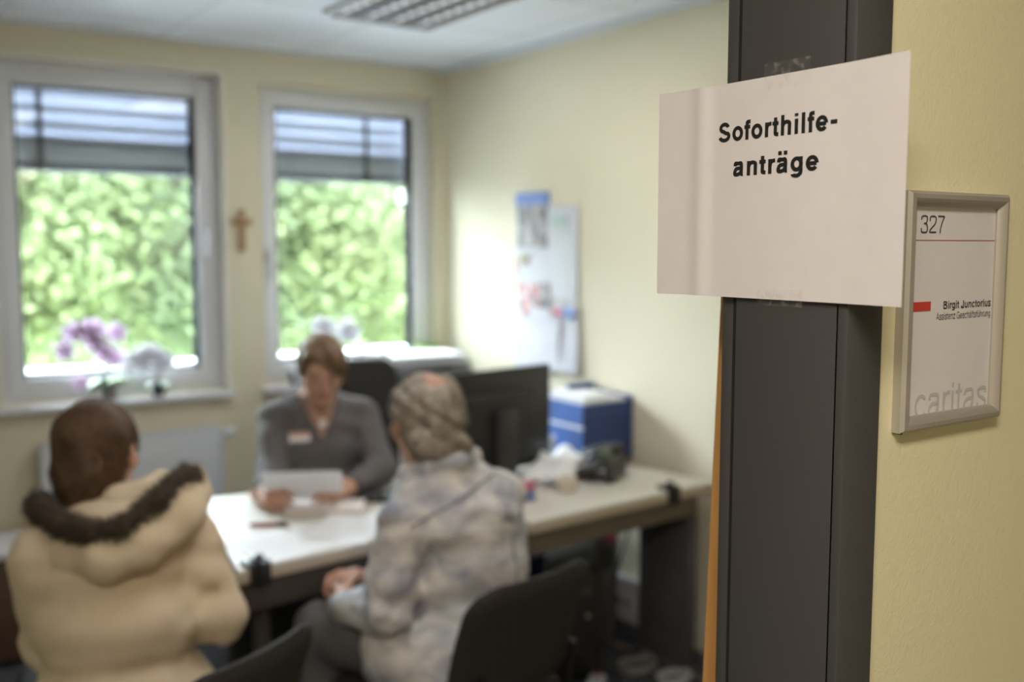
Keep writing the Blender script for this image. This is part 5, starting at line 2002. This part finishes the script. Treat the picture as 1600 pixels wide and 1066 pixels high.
    cu.build('cuff', ramp_mat('pale_blue_denim', [(.3, (.38, .42, .52)), (.7, (.60, .62, .66))], 14, .9), jk, loc=loc)
    S = Field(lo, hi, .008)
    S.ell(B(-.02, .06, .76), (.135, .105, .17), bf, .05)
    S.ell(B(-.02, .05, .90), (.130, .095, .10), bf, .05)
    S.cap(B(-.045, .045, 1.03), B(-.045, .045, 1.05), .058, .060, .02)
    S.half(B(0, 0, .56), (0, 0, -1))
    np_mesh('shirt', [S.mesh(2)], mat('light_blue_shirt', (.36, .43, .62), .85, noise=(20, .1)), body, loc)
    T = Field((.8, 1.8, 0), (1.8, 2.85, .75), .008)
    T.ell(B(0, -.02, .58), (.180, .14, .11), bf, .04)
    legs_into(T, hips, knees, ank, .016)
    T.wave(.004, [(30, 40, 20, 0), (10, 60, 30, 1)])
    T.half(B(0, 0, .075), (0, 0, -1))
    np_mesh('trousers', [T.mesh(2)], mat('grey_trousers', (.12, .115, .115), .9, noise=(90, .18), bump=(400, .4, .002)), body, loc)
    for a in ank:
        shoe(body, a, fw, mat('brown_leather', (.05, .03, .02), .5), loc)
    # wavy grey hair with a bald spot on the crown
    H = Field(hc - .20, hc + .20, .0052)
    H.ell(P(0, -.018, .026), (.091, .104, .092), hfr, .02)
    H.ell(P(0, -.050, -.040), (.074, .058, .056), hfr, .04)
    H.cap(P(-.05, -.075, -.07), P(.05, -.075, -.07), .030, .030, .03)
    H.ell(P(0, .110, -.020), (.072, .080, .085), hfr, .015, '-')
    for q in (-1, 1):
        H.ell(P(q * .092, .012, -.030), (.018, .022, .034), hfr, .012, '-')
        H.cap(P(q * .085, .035, -.06), P(q * .06, .02, -.11), .034, .03, .01, '-')
    H.wave(.009, [(75, 60, 50, 0), (60, -40, 95, 1), (30, 110, 40, 2)])
    H.ell(P(-.004, -.078, .112), (.040, .034, .034), hfr, .010, '-')
    HG = ramp_mat('wavy_grey_hair', [(.34, (.19, .16, .125)), (.66, (.50, .445, .38))], 24, .65, (1, 1, 1), bump=(70, .8, .006), distortion=1.2)
    hm = H.mesh(1)
    hair = np_mesh('hair', [hm], HG, body, loc)
    bald = P(-.004, -.070, .100)
    np_mesh('hair_strands', [surface_spikes(*hm, 5000, .013, .5, 12, lambda c: np.linalg.norm(c - bald, axis=1) > .045, .0012, (0, 0, -1.2))], HG, hair, loc)
    return body


woman_desk()
held_papers()
woman_coat()
man_denim()

# ------------------------------------------------------------------ outside: ground and trees
GZ = -7.0
struct('ground', MB().box(-40, 50, WY + 1.0, 60, GZ - .1, GZ), mat('bounce_yard', (.66, .66, .66), .95, noise=(3, .1)))  # unseen ground, made pale to bounce daylight up to the ceiling


# unseen white slab, added to bounce daylight up onto the office ceiling
struct('bounce_slab', MB().box(-6, 10, WY + .31, 8.1, -.35, -.05), mat('white_bounce', (.80, .80, .80), .95, noise=(40, .1)))


def tree(x, y, ztop, rad, n, label, stops, leaf, sd, rz=1.4):
    g = np.random.default_rng(sd)
    t = thing('tree', label, 'tree', (x, y, GZ), 0, 'trees outside the windows')
    H = ztop - GZ
    tr_ = MB().tube([(0, 0, 0), (.08, .05, H * .3), (-.05, 0, H * .6), (0, 0, H * .85)], [.20, .16, .12, .04], 10)
    for k_ in range(9):
        a = k_ * 2.4
        zb = H - 2 * rz + .16 * rz * k_
        tr_.tube([(0, 0, zb), (rad * .35 * math.cos(a), rad * .35 * math.sin(a), zb + .5), (rad * .75 * math.cos(a), rad * .75 * math.sin(a), zb + 1.0)], [.05, .035, .012], 8)
    tr_.build('trunk', mat('bark', (.09, .07, .05), .9), t)
    # leaf clusters
    nc = 110
    cz = H - rz - .2
    dirs = g.normal(0, 1, (nc, 3))
    dirs /= np.linalg.norm(dirs, axis=1)[:, None]
    rr = g.uniform(.25, 1, (nc, 1)) ** .4
    cc = dirs * rr * np.array((rad, rad * .7, rz)) + np.array((0, 0, cz))
    cl = g.uniform(.35, .75, nc)
    ci = g.integers(0, nc, n)
    pd = g.normal(0, 1, (n, 3))
    pd /= np.linalg.norm(pd, axis=1)[:, None]
    p = cc[ci] + pd * (g.uniform(.3, 1, n) ** .5 * cl[ci])[:, None] * np.array((1, 1, .7))
    p[:, 2] = np.minimum(p[:, 2], H)
    nn = .35 * pd + g.normal(0, .35, (n, 3)) + np.array((0, -.45, 1.0))
    nn /= np.linalg.norm(nn, axis=1)[:, None]
    a = np.cross(nn, g.normal(0, 1, (n, 3)))
    a /= np.linalg.norm(a, axis=1)[:, None]
    b = np.cross(nn, a)
    L = leaf * g.uniform(.7, 1.3, (n, 1))
    vs = np.stack([p - a * L * .5, p + b * L * .3 - nn * L * .05, p + a * L * .5, p - b * L * .3 - nn * L * .05], 1).reshape(-1, 3)
    q = (np.arange(n) * 4)[:, None] + np.array([[0, 1, 2, 3]])
    m = ramp_mat('foliage_' + '%d' % sd, stops, 1.6, .55, (1, 1, 1), 3)
    crown = np_mesh('crown', [(vs, q)], m, t, smooth=False)
    nt = m.node_tree
    if 'Translucent BSDF' not in nt.nodes:
        bs = nt.nodes['Principled BSDF']
        tl = nt.nodes.new('ShaderNodeBsdfTranslucent')
        nt.links.new(bs.inputs['Base Color'].links[0].from_socket, tl.inputs['Color'])
        mx = nt.nodes.new('ShaderNodeMixShader')
        mx.inputs[0].default_value = .6
        nt.links.new(bs.outputs[0], mx.inputs[1])
        nt.links.new(tl.outputs[0], mx.inputs[2])
        nt.links.new(mx.outputs[0], nt.nodes['Material Output'].inputs['Surface'])
    return t


LG = [(.34, (.066, .092, .029)), (.5, (.085, .112, .039)), (.66, (.106, .125, .050))]
MG = [(.34, (.063, .089, .038)), (.5, (.077, .104, .046)), (.66, (.096, .116, .055))]
slope = MB()
NXS, NYS = 24, 10
vs, fs = [], []
for j_ in range(NYS + 1):
    for i_ in range(NXS + 1):
        x_, t_ = -16 + 40 * i_ / NXS, j_ / NYS
        vs.append((x_, 16 + 12 * t_, GZ + 9.6 * t_ ** .8 + .25 * math.sin(x_ * .7 + 3 * t_) + .2 * math.sin(x_ * 1.9)))
for j_ in range(NYS):
    for i_ in range(NXS):
        a_ = j_ * (NXS + 1) + i_
        fs.append((a_, a_ + 1, a_ + NXS + 2, a_ + NXS + 1))
struct('backing_slope', slope.add(vs, fs), ramp_mat('backing_green', [(.3, (.036, .048, .022)), (.7, (.058, .070, .034))], .9, .9))  # slope added as a bright green backing that lightens gaps in the foliage
tree(0.9, 9.4, 3.3, 1.6, 26000, 'bright green tree outside the left window', LG, .085, 21)
tree(2.9, 9.9, 3.35, 1.6, 26000, 'green tree outside seen between the two windows', MG, .085, 22)
tree(4.8, 9.5, 3.3, 1.6, 26000, 'green tree outside the right window', LG, .085, 23)
tree(1.0, 13.4, 4.2, 2.6, 22000, 'darker tree standing behind the bright tree outside the left window', MG, .12, 24, 1.7)
tree(4.6, 13.6, 4.2, 2.6, 22000, 'darker tree farther back outside the right window', MG, .12, 25, 1.7)
tree(7.9, 13.2, 4.2, 2.2, 14000, 'yellow green tree at the right outside the right window', LG, .12, 26, 1.7)
